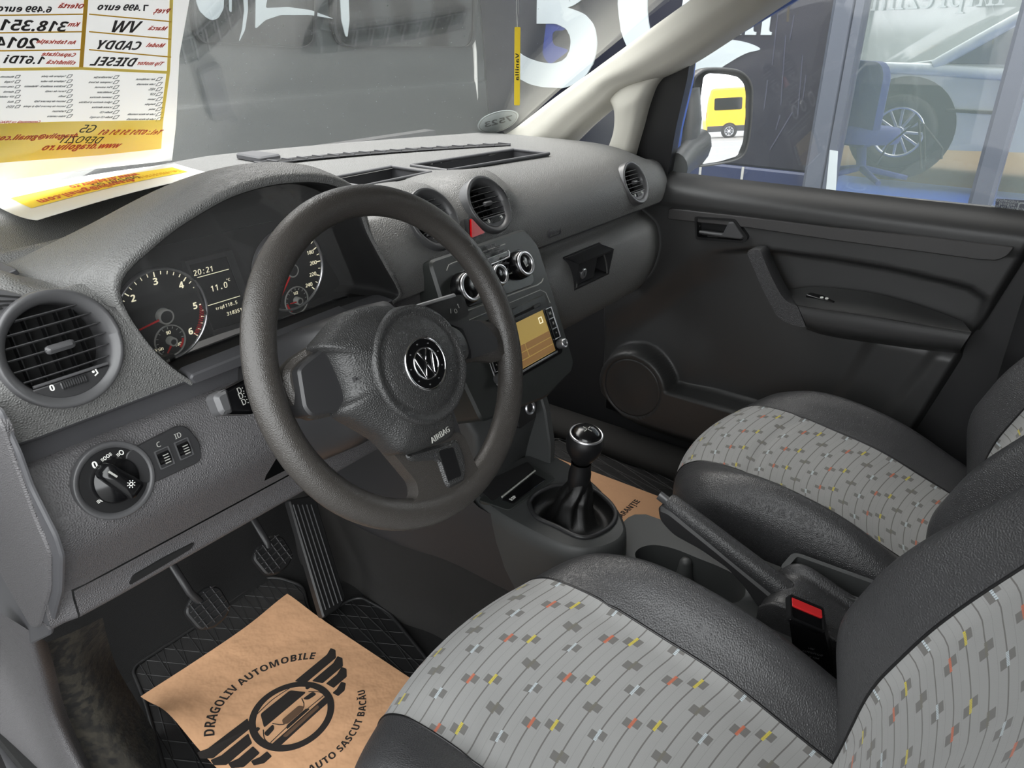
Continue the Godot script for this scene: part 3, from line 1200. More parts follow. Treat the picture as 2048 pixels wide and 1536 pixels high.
func build_stack() -> void:
	SF = frame(Vector3(0.02, 0.685, -0.1755), Vector3(0, sin(deg_to_rad(23.0)), cos(deg_to_rad(23.0))))
	var s := thing("center_stack", "dark upright centre stack trim between the dashboard and the gear console", "centre stack", SF)
	var o := soften(flat([858, 521, 1050, 456, 1078, 490, 1149, 722, 1146, 742, 1095, 795, 965, 845, 925, 760, 895, 640], SF), 0.012)
	var b := MB.new()
	b.slab(o, -0.10, 0.0, 0.004)
	part("bezel", b.done(), M.panel, s)
	# thin bright outlines on the bezel
	b = MB.new()
	for e in [[[893, 541, 897, 530, 905, 526, 1010, 488], 0.0007], [[930, 623, 1075, 570, 1083, 564, 1086, 557], 0.0011], [[938, 640, 1080, 580, 1091, 585, 1100, 606], 0.0007]]:
		var q := PackedVector3Array()
		for p in flat(e[0], SF):
			q.append(Vector3(p.x, p.y, 0.0004))
		b.tube(q, [e[1]], 6, Vector3.BACK)
	part("accent_line", b.done(), M.line, s)
	# hazard button on the dashboard between the vents
	var hf := frame(fz(950, 457, -0.206), Vector3(0, 0.45, 1))
	var hb := thing("hazard_button", "red triangular hazard button between the middle vents", "button", hf)
	b = MB.new()
	b.slab(soften(flat([939, 438, 966, 467, 940, 477], hf), 0.002), -0.01, 0.0045, 0.0015, true)
	part("cap", b.done(), M.red, hb)
	b = MB.new()
	b.frame_ring(soften(flat([936, 433, 970, 468, 938, 481], hf), 0.003), soften(flat([938, 437, 967, 467, 939, 478], hf), 0.002), -0.01, 0.001)
	part("surround", b.done(), M.dark, hb)

	# heater controls
	var h := thing("heater_panel", "dark heater control panel with three silver ringed knobs", "control panel", SF)
	var hp := flat([908, 548, 1040, 498, 1050, 510, 1068, 558, 1064, 570, 935, 616], SF)
	b = MB.new()
	b.slab(soften(hp, 0.008), -0.03, 0.0015, 0.001)
	part("plate", b.done(), M.gloss, h)
	var i := 0
	for e in [[938, 575, 0.026], [997, 550, 0.019], [1047, 528, 0.0235]]:
		var c := fl(e[0], e[1], SF, 0.014)
		var kf := Transform3D(Basis.IDENTITY, Vector3(c.x, c.y, 0))
		var r: float = e[2]
		b = MB.new()
		b.lathe(PackedVector2Array([Vector2(r, 0.0), Vector2(r, 0.006), Vector2(r * 0.93, 0.016), Vector2(r * 0.86, 0.0185), Vector2(0.0, 0.0185)]), 40, kf)
		var k := part("knob", b.done(), M.gloss, h)
		b = MB.new()
		b.lathe(PackedVector2Array([Vector2(r * 0.86, 0.017), Vector2(r * 0.86, 0.0205), Vector2(r * 0.80, 0.0215), Vector2(r * 0.68, 0.0212), Vector2(r * 0.64, 0.018)]), 40, kf)
		part("knob_ring", b.done(), M.silver, k)
		b = MB.new()
		for j in 14:
			var a := TAU * j / 14
			b.box(Vector3(cos(a) * r * 0.985, sin(a) * r * 0.985, 0.008), Vector3(0.0016, 0.0016, 0.011))
		part("knob_rib", b.done(), M.ring, k)
		if i == 2:
			part("seat_mark", letters("L", r * 0.7, 0.0005, true), M.line, k, at2(c.x, c.y, 0.3, 0.0188))
		i += 1
	b = MB.new()
	b.slab(soften(flat([952, 526, 1010, 504, 1015, 514, 957, 536], SF), 0.002), 0.0, 0.006, 0.001)
	var sw := part("button_strip", b.done(), M.gloss, h)
	b = MB.new()
	for e in [[950, 527, 1008, 505], [960, 537, 1013, 516, 1013, 506, 1010, 503]]:
		var q := PackedVector3Array()
		for p in flat(e, SF):
			q.append(Vector3(p.x, p.y, 0.006))
		b.tube(q, [0.0016 if e.size() > 4 else 0.0008], 6, Vector3.BACK)
	part("strip_edge", b.done(), M.silver, sw)
	for e in [["A/C", 973, 523], ["o", 998, 513]]:
		var p := fl(e[1], e[2], SF, 0.006)
		part("strip_mark", letters(e[0], 0.0055, 0.0004), M.line, sw, at2(p.x, p.y, 0, 0.0062))
	b = MB.new()
	var p0 := fl(1008, 515, SF)
	var p1 := fl(1020, 547, SF)
	b.tube(PackedVector3Array([Vector3(p0.x, p0.y, 0.001), Vector3(p1.x, p1.y, 0.001)]), [Vector2(0.004, 0.001)], 6, Vector3.BACK)
	part("slider_track", b.done(), M.void, h)
	b = MB.new()
	b.box(Vector3(p1.x, p1.y, 0.002), Vector3(0.008, 0.0018, 0.003))
	part("slider_mark", b.done(), M.line, h)

	# radio with a lit screen
	var rf := Transform3D(SF.basis, SF.origin)
	var rd := thing("car_radio", "black car radio with an amber lit touch screen below the heater panel", "radio", rf)
	var xs := fl(1088, 618, rf, 0.003)
	var ys := fl(1108, 702, rf, 0.003)
	var right := (xs.x + ys.x) / 2
	var mid := right - 0.0715
	b = MB.new()
	b.slab(rrect(0.186, 0.108, 0.008, Vector2(mid, (xs.y + ys.y) / 2 + 0.006)), -0.05, 0.0025, 0.0015)
	part("faceplate", b.done(), M.gloss, rd)
	var sc := Vector2(mid, (xs.y + ys.y) / 2)
	var sh := absf(xs.y - ys.y)
	b = MB.new()
	b.slab(rrect(0.143, sh, 0.001, sc), 0.0, 0.003)
	part("screen", b.done(), M.screen_lit, rd)
	# screen keys: three wide rows under the picture
	var key := mat("screen_key", Color(0.66, 0.50, 0.30), 0.5)
	key.emission_enabled = true
	key.emission = Color(0.66, 0.48, 0.30)
	key.emission_energy_multiplier = 0.02
	for row in 3:
		for col in ([-1, 1] if row < 2 else [0]):
			b = MB.new()
			b.slab(rrect(0.0695 if row < 2 else 0.141, sh * 0.145, 0.001, Vector2(sc.x + col * 0.0357, sc.y - sh * (0.085 + 0.165 * row))), 0.003, 0.0036, 0.0004)
			part("screen_key", b.done(), key, rd)
	b = MB.new()
	b.frame_ring(rrect(0.010, 0.011, 0.001, sc + Vector2(0.058, sh * 0.30)), rrect(0.007, 0.008, 0.001, sc + Vector2(0.058, sh * 0.30)), 0.003, 0.0034)
	part("screen_icon", b.done(), M.digit, rd)
	b = MB.new()
	b.frame_ring(rrect(0.150, sh + 0.008, 0.002, sc), rrect(0.143, sh, 0.001, sc), 0.0, 0.0042)
	part("screen_frame", b.done(), M.gloss, rd)
	b = MB.new()
	b.box(Vector3(sc.x, sc.y - sh / 2 - 0.0035, 0.004), Vector3(0.15, 0.0035, 0.003), 0.001)
	part("screen_ledge", b.done(), M.silver, rd)
	b = MB.new()
	b.box(Vector3(sc.x + 0.01, sc.y + sh / 2 + 0.010, 0.0028), Vector3(0.11, 0.0042, 0.002))
	part("disc_slot", b.done(), M.void, rd)
	b = MB.new()
	b.box(Vector3(sc.x + 0.059, sc.y + sh / 2 + 0.0105, 0.004), Vector3(0.018, 0.0055, 0.004), 0.001)
	part("eject_key", b.done(), M.black, rd)
	for side in [-1, 1]:
		var kc := Vector2(sc.x + side * 0.0845, sc.y + sh * 0.11)
		b = MB.new()
		b.slab(rrect(0.015, 0.054, 0.003, kc), 0.0, 0.006, 0.0015)
		var bank := part("key_bank", b.done(), M.gloss, rd)
		b = MB.new()
		var e := PackedVector3Array()
		for q in [Vector2(-0.0075, 0.027), Vector2(0.0075, 0.027), Vector2(0.0075, -0.027), Vector2(-0.0075, -0.027)]:
			e.append(Vector3(kc.x + q.x * side, kc.y + q.y, 0.006))
		b.tube(e, [0.0012], 6, Vector3.BACK)
		for k in 2:
			b.box(Vector3(kc.x, kc.y + 0.009 - 0.018 * k, 0.006), Vector3(0.013, 0.0016, 0.002))
		part("key_edge", b.done(), M.silver, bank)
		for k in 3:
			part("key_mark", letters(["M", "R", "▲"][k] if k < 2 else "^", 0.007, 0.0004), M.line, bank, at2(kc.x, kc.y + 0.018 - 0.018 * k, 0, 0.0064))
		var nf := Transform3D(Basis.IDENTITY, Vector3(sc.x + side * 0.087, sc.y - sh * 0.42, 0))
		b = MB.new()
		b.lathe(PackedVector2Array([Vector2(0.0085, 0.0), Vector2(0.0085, 0.013), Vector2(0.007, 0.0155), Vector2(0.0, 0.0155)]), 28, nf)
		var kn := part("knob", b.done(), M.ring, rd)
		b = MB.new()
		b.lathe(PackedVector2Array([Vector2(0.0078, 0.014), Vector2(0.0078, 0.0165), Vector2(0.0052, 0.0168), Vector2(0.0050, 0.0155)]), 28, nf)
		part("knob_ring", b.done(), M.silver, kn)
	# lower column with the socket
	b = MB.new()
	var rows := []
	for e in [[0.455, -0.155, 0.105], [0.42, -0.135, 0.098], [0.38, -0.138, 0.092], [0.33, -0.152, 0.088], [0.27, -0.165, 0.087]]:
		var r := PackedVector3Array()
		for q in [Vector2(-1, -0.10), Vector2(-1, -0.012), Vector2(-0.97, -0.003), Vector2(-0.9, 0.0), Vector2(0, 0.0), Vector2(0.9, 0.0), Vector2(0.97, -0.003), Vector2(1, -0.012), Vector2(1, -0.10)]:
			r.append(SF.affine_inverse() * Vector3(0.02 + q.x * e[2], e[0], e[1] + q.y))
		rows.append(r)
	b.grid(rows)
	part("column", b.done(), M.console, s)
	b = MB.new()
	b.slab(soften(PackedVector2Array([Vector2(-0.22, 0.27), Vector2(-0.105, 0.27), Vector2(-0.105, 0.33), Vector2(-0.118, 0.40), Vector2(-0.14, 0.46), Vector2(-0.22, 0.46)]), 0.006), -0.012, 0.004, 0.003, true, SF.affine_inverse() * Transform3D(Basis(Vector3(0, 0, 1), Vector3(0, 1, 0), Vector3(-1, 0, 0)), Vector3(0.1, 0, 0)))
	part("cheek", b.done(), M.console, s)
	var cf := SF.affine_inverse() * frame(fx(1057, 815, 0.058), Vector3(0.0, 0.25, 1))
	b = MB.new()
	b.slab(rrect(0.055, 0.06, 0.008, Vector2(-0.012, 0.004)), -0.02, 0.0025, 0.002, true, cf)
	part("socket_plate", b.done(), M.black, s)
	b = MB.new()
	b.lathe(PackedVector2Array([Vector2(0.0125, 0.0), Vector2(0.0125, 0.006), Vector2(0.0105, 0.0065), Vector2(0.0085, 0.003), Vector2(0.008, -0.01)]), 32, cf)
	part("socket_ring", b.done(), M.silver, s)
	b = MB.new()
	b.slab(disc(0.0085, 24), 0.0, 0.0028, 0.001, false, cf)
	part("socket_plug", b.done(), M.black, s)


# --- light switch, stalks, column shroud
func build_driver_controls() -> void:
	var f := frame(Vector3(-0.60, 0.597, -0.1765), Vector3(0, 0.30, 1))
	var t := thing("light_switch", "round rotary light switch with two thumbwheels on the lower dashboard", "light switch", f)
	var c := fl(228, 960, f)
	var r := 0.0405
	var b := MB.new()
	b.slab(soften(flat([250, 905, 358, 850, 374, 855, 398, 885, 400, 918, 392, 926, 305, 966, 250, 960], f), 0.006), -0.004, 0.003, 0.001)
	part("plate", b.done(), M.dark, t)
	b = MB.new()
	b.lathe(PackedVector2Array([Vector2(r, -0.004), Vector2(r, 0.0035), Vector2(r * 0.965, 0.005), Vector2(r * 0.86, 0.0028), Vector2(r * 0.84, 0.0008), Vector2(0, 0.0008)]), 56, Transform3D(Basis.IDENTITY, Vector3(c.x, c.y, 0)))
	part("bezel", b.done(), M.ring, t)
	b = MB.new()
	b.slab(disc(r * 0.83, 48, c), 0.0, 0.0016)
	part("dial_face", b.done(), M.black, t)
	b = MB.new()
	b.lathe(PackedVector2Array([Vector2(r * 0.58, 0.0), Vector2(r * 0.58, 0.006), Vector2(r * 0.54, 0.0085), Vector2(0, 0.0085)]), 48, Transform3D(Basis.IDENTITY, Vector3(c.x, c.y, 0)))
	var k := part("knob", b.done(), M.gloss, t)
	var a0 := fl(205, 938, f, 0.015)
	var a1 := fl(278, 984, f, 0.015)
	var turn := (a1 - a0).angle()
	b = MB.new()
	var gf := at2(((a0 + a1) / 2).x, ((a0 + a1) / 2).y, turn, 0.0)
	var gl := (a1 - a0).length()
	dome(b, soften(PackedVector2Array([Vector2(-gl / 2, -0.0085), Vector2(gl / 2, -0.0105), Vector2(gl / 2, 0.0105), Vector2(-gl / 2, 0.0085)]), 0.006, 6), Vector2.ZERO, [[1.06, 0.004], [1.0, 0.015], [0.93, 0.0195], [0.7, 0.0215], [0.0, 0.022]], gf)
	part("grip", b.done(), M.gloss, k)
	b = MB.new()
	b.box(Vector3(-gl * 0.30, 0, 0.022), Vector3(0.010, 0.002, 0.001), 0.0, gf)
	part("grip_mark", b.done(), M.line, k)
	# lamp symbols round the dial
	for e in [["0", 188, 930, 0.010]]:
		var p := fl(e[1], e[2], f)
		part("lamp_mark", letters(e[0], e[3], 0.0006, true), M.white, t, at2(p.x, p.y, 0.0, 0.0018 if e[0] == "0" else 0.0212))
	for e in [[211, 914, 1], [238, 907, 2], [199, 1000, 3]]:
		var p := fl(e[0], e[1], f)
		b = MB.new()
		var m := at2(p.x, p.y, 0.25, 0.0018)
		for side in ([-1, 1] if e[2] == 1 else [1]):
			var w := 0.0013 if e[2] == 1 else 0.0019
			var ic := Vector2(side * 0.0018, 0)
			b.frame_ring(disc(w * 1.2, 14, ic, 1.25), disc(w * 0.8, 14, ic, 1.25), 0.0, 0.0006, m)
			for q in 3:
				b.box(Vector3(side * 0.0018 + (-0.0040 if e[2] > 1 else 0.0030 * side), 0.0013 - 0.0013 * q, 0.0004), Vector3(0.0026 if e[2] > 1 else 0.0018, 0.0005, 0.0006), 0, m)
		part("lamp_mark", b.done(), M.white, t)
	# sun sign on the grip
	b = MB.new()
	var sp := fl(262, 968, f, 0.0215)
	b.frame_ring(disc(0.0021, 16, sp), disc(0.0013, 16, sp), 0.0205, 0.0222)
	for q in 8:
		var a := TAU * q / 8
		b.box(Vector3(sp.x + cos(a) * 0.0035, sp.y + sin(a) * 0.0035, 0.0215), Vector3(0.0014, 0.0007, 0.0012), 0, Transform3D.IDENTITY if q % 4 == 0 else at2(sp.x + cos(a) * 0.0035, sp.y + sin(a) * 0.0035, a) * at2(-sp.x - cos(a) * 0.0035, -sp.y - sin(a) * 0.0035))
	part("lamp_mark", b.done(), M.white, t)
	for e in [[326, 915, 2], [365, 897, 1]]:
		var p := fl(e[0], e[1], f)
		b = MB.new()
		b.frame_ring(rrect(0.0165, 0.0215, 0.001, p), rrect(0.014, 0.019, 0.001, p), 0.002, 0.0042)
		var th := part("thumbwheel", b.done(), M.ring, t)
		b = MB.new()
		b.tube(PackedVector3Array([Vector3(p.x - 0.0065, p.y, -0.004), Vector3(p.x + 0.0065, p.y, -0.004)]), [0.0095], 20)
		part("roller", b.done(), M.gloss, th)
		b = MB.new()
		for q in 4:
			b.box(Vector3(p.x + 0.0015, p.y - 0.006 + 0.003 * q, 0.0052), Vector3(0.006, 0.0009, 0.0012))
		part("roller_rib", b.done(), M.line, th)
		var w := fl(e[0] - 12, e[1] - 26, f)
		part("wheel_mark", letters("ID" if e[2] == 1 else "C", 0.008, 0.0004), M.line, t, at2(w.x, w.y, 0, 0.0034))
	# steering column shroud
	var cs := thing("column_shroud", "black plastic steering column shroud behind the steering wheel", "column shroud", Transform3D(Basis.IDENTITY, Vector3(-0.36, 0.68, -0.12)))
	var n := Vector3(0, sin(0.412), cos(0.412))
	var y := Vector3(0, n.z, -n.y)
	b = MB.new()
	var rows := []
	for e in [[-0.040, 0.050, 0.055, -0.065], [-0.055, 0.058, 0.062, -0.075], [-0.10, 0.064, 0.064, -0.088], [-0.16, 0.070, 0.062, -0.098], [-0.23, 0.072, 0.060, -0.10]]:
		var q := PackedVector3Array()
		for p in soften(PackedVector2Array([Vector2(-e[1], e[2]), Vector2(e[1], e[2]), Vector2(e[1] * 1.05, e[3] * 0.5), Vector2(e[1] * 0.75, e[3]), Vector2(-e[1] * 0.75, e[3]), Vector2(-e[1] * 1.05, e[3] * 0.5)]), 0.02, 5):
			q.append(Vector3(-0.36 + p.x, 0.70, 0) + y * p.y + n * e[0])
		q.append(q[0])
		rows.append(q)
	b.grid(rows)
	b.hard()
	b.fan(rows[0].slice(0, rows[0].size() - 1))
	worldpart("shell", b.done(), M.dark, cs)
	# stalks
	var wf := frame(Vector3(-0.36, 0.70, 0.0) - n * 0.062, n)
	for e in [[0, "left turn signal stalk with lamp symbols behind the wheel rim"], [1, "right wiper stalk with a silver edge above the wheel spoke"]]:
		var st := thing("stalk", e[1], "stalk", wf, "steering column stalks")
		b = MB.new()
		var pl := flat([428, 793, 434, 785, 505, 748, 545, 740, 545, 800, 500, 830, 448, 830, 440, 824], wf) if e[0] == 0 else flat([838, 612, 905, 592, 918, 594, 930, 632, 905, 645, 850, 662, 800, 660], wf)
		b.slab(soften(pl, 0.006), -0.009, 0.009, 0.004)
		b.slab(soften(pl, 0.006), 0.009, -0.009, 0.004, false)
		part("lever", b.done(), M.gloss if e[0] == 0 else M.black, st)
		if e[0] == 0:
			b = MB.new()
			b.slab(soften(flat([428, 795, 434, 786, 456, 775, 470, 824, 448, 831, 440, 825], wf, 0.01), 0.005), -0.008, 0.0115, 0.004)
			part("tip", b.done(), M.ring, st)
			for m in [["D", 481, 780], ["D", 484, 791], ["D", 490, 803]]:
				var p := fl(m[1], m[2], wf, 0.01)
				part("lamp_mark", letters(m[0] + ":", 0.008, 0.0004), M.line, st, at2(p.x, p.y, 0, 0.0096))
		else:
			b = MB.new()
			b.tube(PackedVector3Array([Vector3(0, 0, 0) + v3(fl(800, 628, wf, 0.006), 0.006), v3(fl(838, 613, wf, 0.006), 0.006), v3(fl(908, 592, wf, 0.006), 0.006)]), [0.0035], 8, Vector3.BACK)
			part("bright_edge", b.done(), M.silver, st)
			for m in [["1", 917, 612], ["O", 912, 622], ["/", 902, 622]]:
				var p := fl(m[1], m[2], wf, 0.01)
				part("wiper_mark", letters(m[0], 0.008, 0.0004), M.line, st, at2(p.x, p.y, 0, 0.0096))
	# key barrel side and the dark cover to its right
	b = MB.new()
	b.slab(soften(PackedVector2Array([Vector2(0.02, -0.16), Vector2(0.095, -0.15), Vector2(0.10, 0.0), Vector2(0.06, 0.03), Vector2(0.0, 0.03)]), 0.02, 5), -0.09, -0.05, 0.012, true, frame(Vector3(-0.36, 0.70, 0.0), n))
	worldpart("side_cover", b.done(), M.dash_smooth, cs)


func v3(p: Vector2, z: float) -> Vector3:
	return Vector3(p.x, p.y, z)


# --- steering wheel
func build_steering_wheel() -> void:
	var f := frame(Vector3(-0.36, 0.70, 0.0), Vector3(0, sin(0.412), cos(0.412)))
	var w := thing("steering_wheel", "worn dark grey three spoke steering wheel with a round badge on its airbag pad", "steering wheel", f)
	var b := MB.new()
	var rows := []
	for i in 97:
		var a := TAU * i / 96
		var r := PackedVector3Array()
		for j in 25:
			var q := TAU * j / 24
			var rr := 0.0162 + 0.0008 * cos(2 * q)
			r.append(Vector3(cos(a) * (0.1715 + cos(q) * rr), sin(a) * (0.1715 + cos(q) * rr), sin(q) * 0.0155))
		rows.append(r)
	b.grid(rows)
	part("rim", b.done(), M.wheel, w)
	# Z: pixel outlines taken in the zoomed sheet of the wheel
	var z := func(l: Array, lift: float) -> PackedVector2Array:
		var p := []
		for k in range(0, l.size(), 2):
			p.append(440 + l[k] / 2.075)
			p.append(340 + l[k + 1] / 2.075)
		return flat(p, f, lift)
	# spoke arms that run into the rim
	var arm_l: PackedVector2Array = z.call([250, 830, 310, 770, 430, 700, 560, 800, 560, 1000, 380, 1040, 330, 1010, 268, 930], 0.0)
	var arm_r: PackedVector2Array = z.call([900, 640, 1080, 622, 1140, 640, 1190, 760, 1150, 800, 1060, 790, 940, 830], 0.0)
	var arm_b: PackedVector2Array = z.call([640, 1120, 980, 1090, 1035, 1235, 1080, 1300, 900, 1420, 740, 1400, 795, 1360, 790, 1300], -0.002)
	for o in [arm_l, arm_r]:
		b = MB.new()
		b.slab(soften(o, 0.012, 5), -0.010, 0.006, 0.005)
		part("spoke_core", b.done(), M.wheel, w)
	b = MB.new()
	b.slab(soften(arm_b, 0.012, 5), -0.008, 0.010, 0.008)
	part("lower_spoke", b.done(), M.wheel, w)
	# smooth inserts
	b = MB.new()
	b.slab(soften(z.call([425, 742, 450, 752, 478, 785, 540, 930, 518, 998, 380, 1022, 350, 985, 325, 830, 345, 805], 0.018), 0.004), -0.01, 0.018, 0.0025)
	var il := part("spoke_insert", b.done(), M.dark, w)
	b = MB.new()
	b.slab(soften(z.call([925, 628, 1080, 626, 1120, 660, 1152, 705, 1152, 745, 1040, 785, 1045, 760, 1010, 660], 0.018), 0.004), -0.01, 0.018, 0.004)
	part("spoke_insert", b.done(), M.dark, w)
	# airbag pad
	var pad: PackedVector2Array = spline2(z.call([432, 722, 465, 680, 530, 605, 600, 568, 690, 556, 790, 575, 880, 612, 930, 628, 1005, 660, 1038, 715, 1042, 770, 1000, 815, 985, 900, 968, 1000, 975, 1060, 978, 1108, 900, 1140, 835, 1168, 775, 1172, 745, 1158, 690, 1105, 600, 1050, 525, 998, 545, 930, 485, 778, 452, 745], 0.030), 120, true)
	var c: Vector2 = fl(834, 731, f, 0.035)
	b = MB.new()
	dome(b, pad, c, [[1.02, 0.002], [1.01, 0.018], [0.985, 0.0255], [0.93, 0.031], [0.82, 0.0375], [0.65, 0.0425], [0.5, 0.0445], [0.3, 0.044], [0.0, 0.043]])
	var p := part("airbag_pad", b.done(), M.wheel_pad, w)
	# round hub: a soft groove and a disc
	b = MB.new()
	var cf := Transform3D(Basis.IDENTITY, Vector3(c.x, c.y, 0.0))
	var bf := Transform3D(Basis.from_scale(Vector3(1.07, 1.07, 1)), Vector3(c.x, c.y, 0.0004))
	b.lathe(PackedVector2Array([Vector2(0.064, 0.030), Vector2(0.0632, 0.043), Vector2(0.061, 0.0462), Vector2(0.058, 0.0466), Vector2(0.0555, 0.0448), Vector2(0.0515, 0.0436), Vector2(0.0485, 0.0450), Vector2(0.043, 0.0472), Vector2(0.03, 0.0488), Vector2(0.0, 0.0492)]), 64, cf)
	part("hub_disc", b.done(), M.wheel_pad, p)
	b = MB.new()
	b.lathe(PackedVector2Array([Vector2(0.0262, 0.0475), Vector2(0.0262, 0.0500), Vector2(0.0248, 0.0505), Vector2(0.0243, 0.0495)]), 56, bf)
	b.lathe(PackedVector2Array([Vector2(0.0160, 0.0490), Vector2(0.0160, 0.0506), Vector2(0.0150, 0.0508), Vector2(0.0146, 0.0495)]), 48, bf)
	part("badge_ring", b.done(), M.chrome, p)
	b = MB.new()
	b.slab(disc(0.0250, 48), 0.046, 0.0492, 0.0, true, bf)
	part("badge_plate", b.done(), M.gloss, p)
	b = MB.new()
	for k in 9:
		var a := TAU * k / 9 + 0.3
		b.slab(disc(0.0007, 8, Vector2(cos(a), sin(a)) * 0.0205), 0.049, 0.0499, 0.0, false, bf)
	part("badge_pin", b.done(), M.silver, p)
	# the emblem: V over W inside the ring, as strokes
	b = MB.new()
	for l in [[[-0.0062, 0.0135], [0.0, 0.0025], [0.0062, 0.0135]], [[-0.0118, 0.0085], [-0.0060, -0.0128], [0.0, 0.0002], [0.0060, -0.0128], [0.0118, 0.0085]]]:
		for k in l.size() - 1:
			var a := Vector2(l[k][0], l[k][1])
			var e := Vector2(l[k + 1][0], l[k + 1][1])
			var d := (e - a)
			b.box(Vector3.ZERO, Vector3(d.length() + 0.0016, 0.0022, 0.0016), 0.0005, bf * at2((a.x + e.x) / 2, (a.y + e.y) / 2, d.angle(), 0.0500))
	part("badge_emblem", b.done(), M.chrome, p)
	var q := fl(440 + 908 / 2.075, 340 + 1099 / 2.075, f, 0.036)
	part("airbag_lettering", letters("AIRBAG", 0.0085, 0.001), M.line, p, at2(q.x, q.y, 0.05, 0.0385))
	for e in [[567, 866], [1002, 733]]:
		var hp := fl(440 + e[0] / 2.075, 340 + e[1] / 2.075, f, 0.04)
		b = MB.new()
		b.frame_ring(rrect(0.004, 0.003, 0.0008, hp), rrect(0.003, 0.002, 0.0005, hp), 0.036, 0.0405)
		b.box(Vector3(hp.x - 0.004, hp.y, 0.040), Vector3(0.002, 0.005, 0.001))
		part("horn_mark", b.done(), M.ring, p)
	# frame of the lower spoke
	b = MB.new()
	b.slab(soften(z.call([772, 1180, 985, 1118, 1012, 1180, 1022, 1240, 1015, 1290, 950, 1322, 935, 1300, 905, 1210, 885, 1205, 800, 1210, 780, 1200], 0.012), 0.004), 0.0, 0.0135, 0.003)
	var ls := part("spoke_frame", b.done(), M.wheel_pad, w)
	b = MB.new()
	b.slab(soften(z.call([905, 1165, 965, 1150, 1000, 1268, 945, 1292], 0.013), 0.003), 0.0, 0.0142, 0.0)
	part("spoke_slot", b.done(), M.black, ls)


# outer outline seen from a point, at the angles of an inner outline
func reach(outer: PackedVector2Array, c: Vector2, hole: PackedVector2Array) -> PackedVector2Array:
	var o := PackedVector2Array()
	for p in hole:
		var d := (p - c).normalized()
		var best := 0.0
		for i in outer.size():
			var q = Geometry2D.segment_intersects_segment(c, c + d * 5.0, outer[i], outer[(i + 1) % outer.size()])
			if q != null:
				best = maxf(best, c.distance_to(q))
		o.append(c + d * best)
	return o


func up_frame(y: float) -> Transform3D:
	return frame(Vector3(0, y, 0), Vector3.UP, Vector3(0, 0, -1))


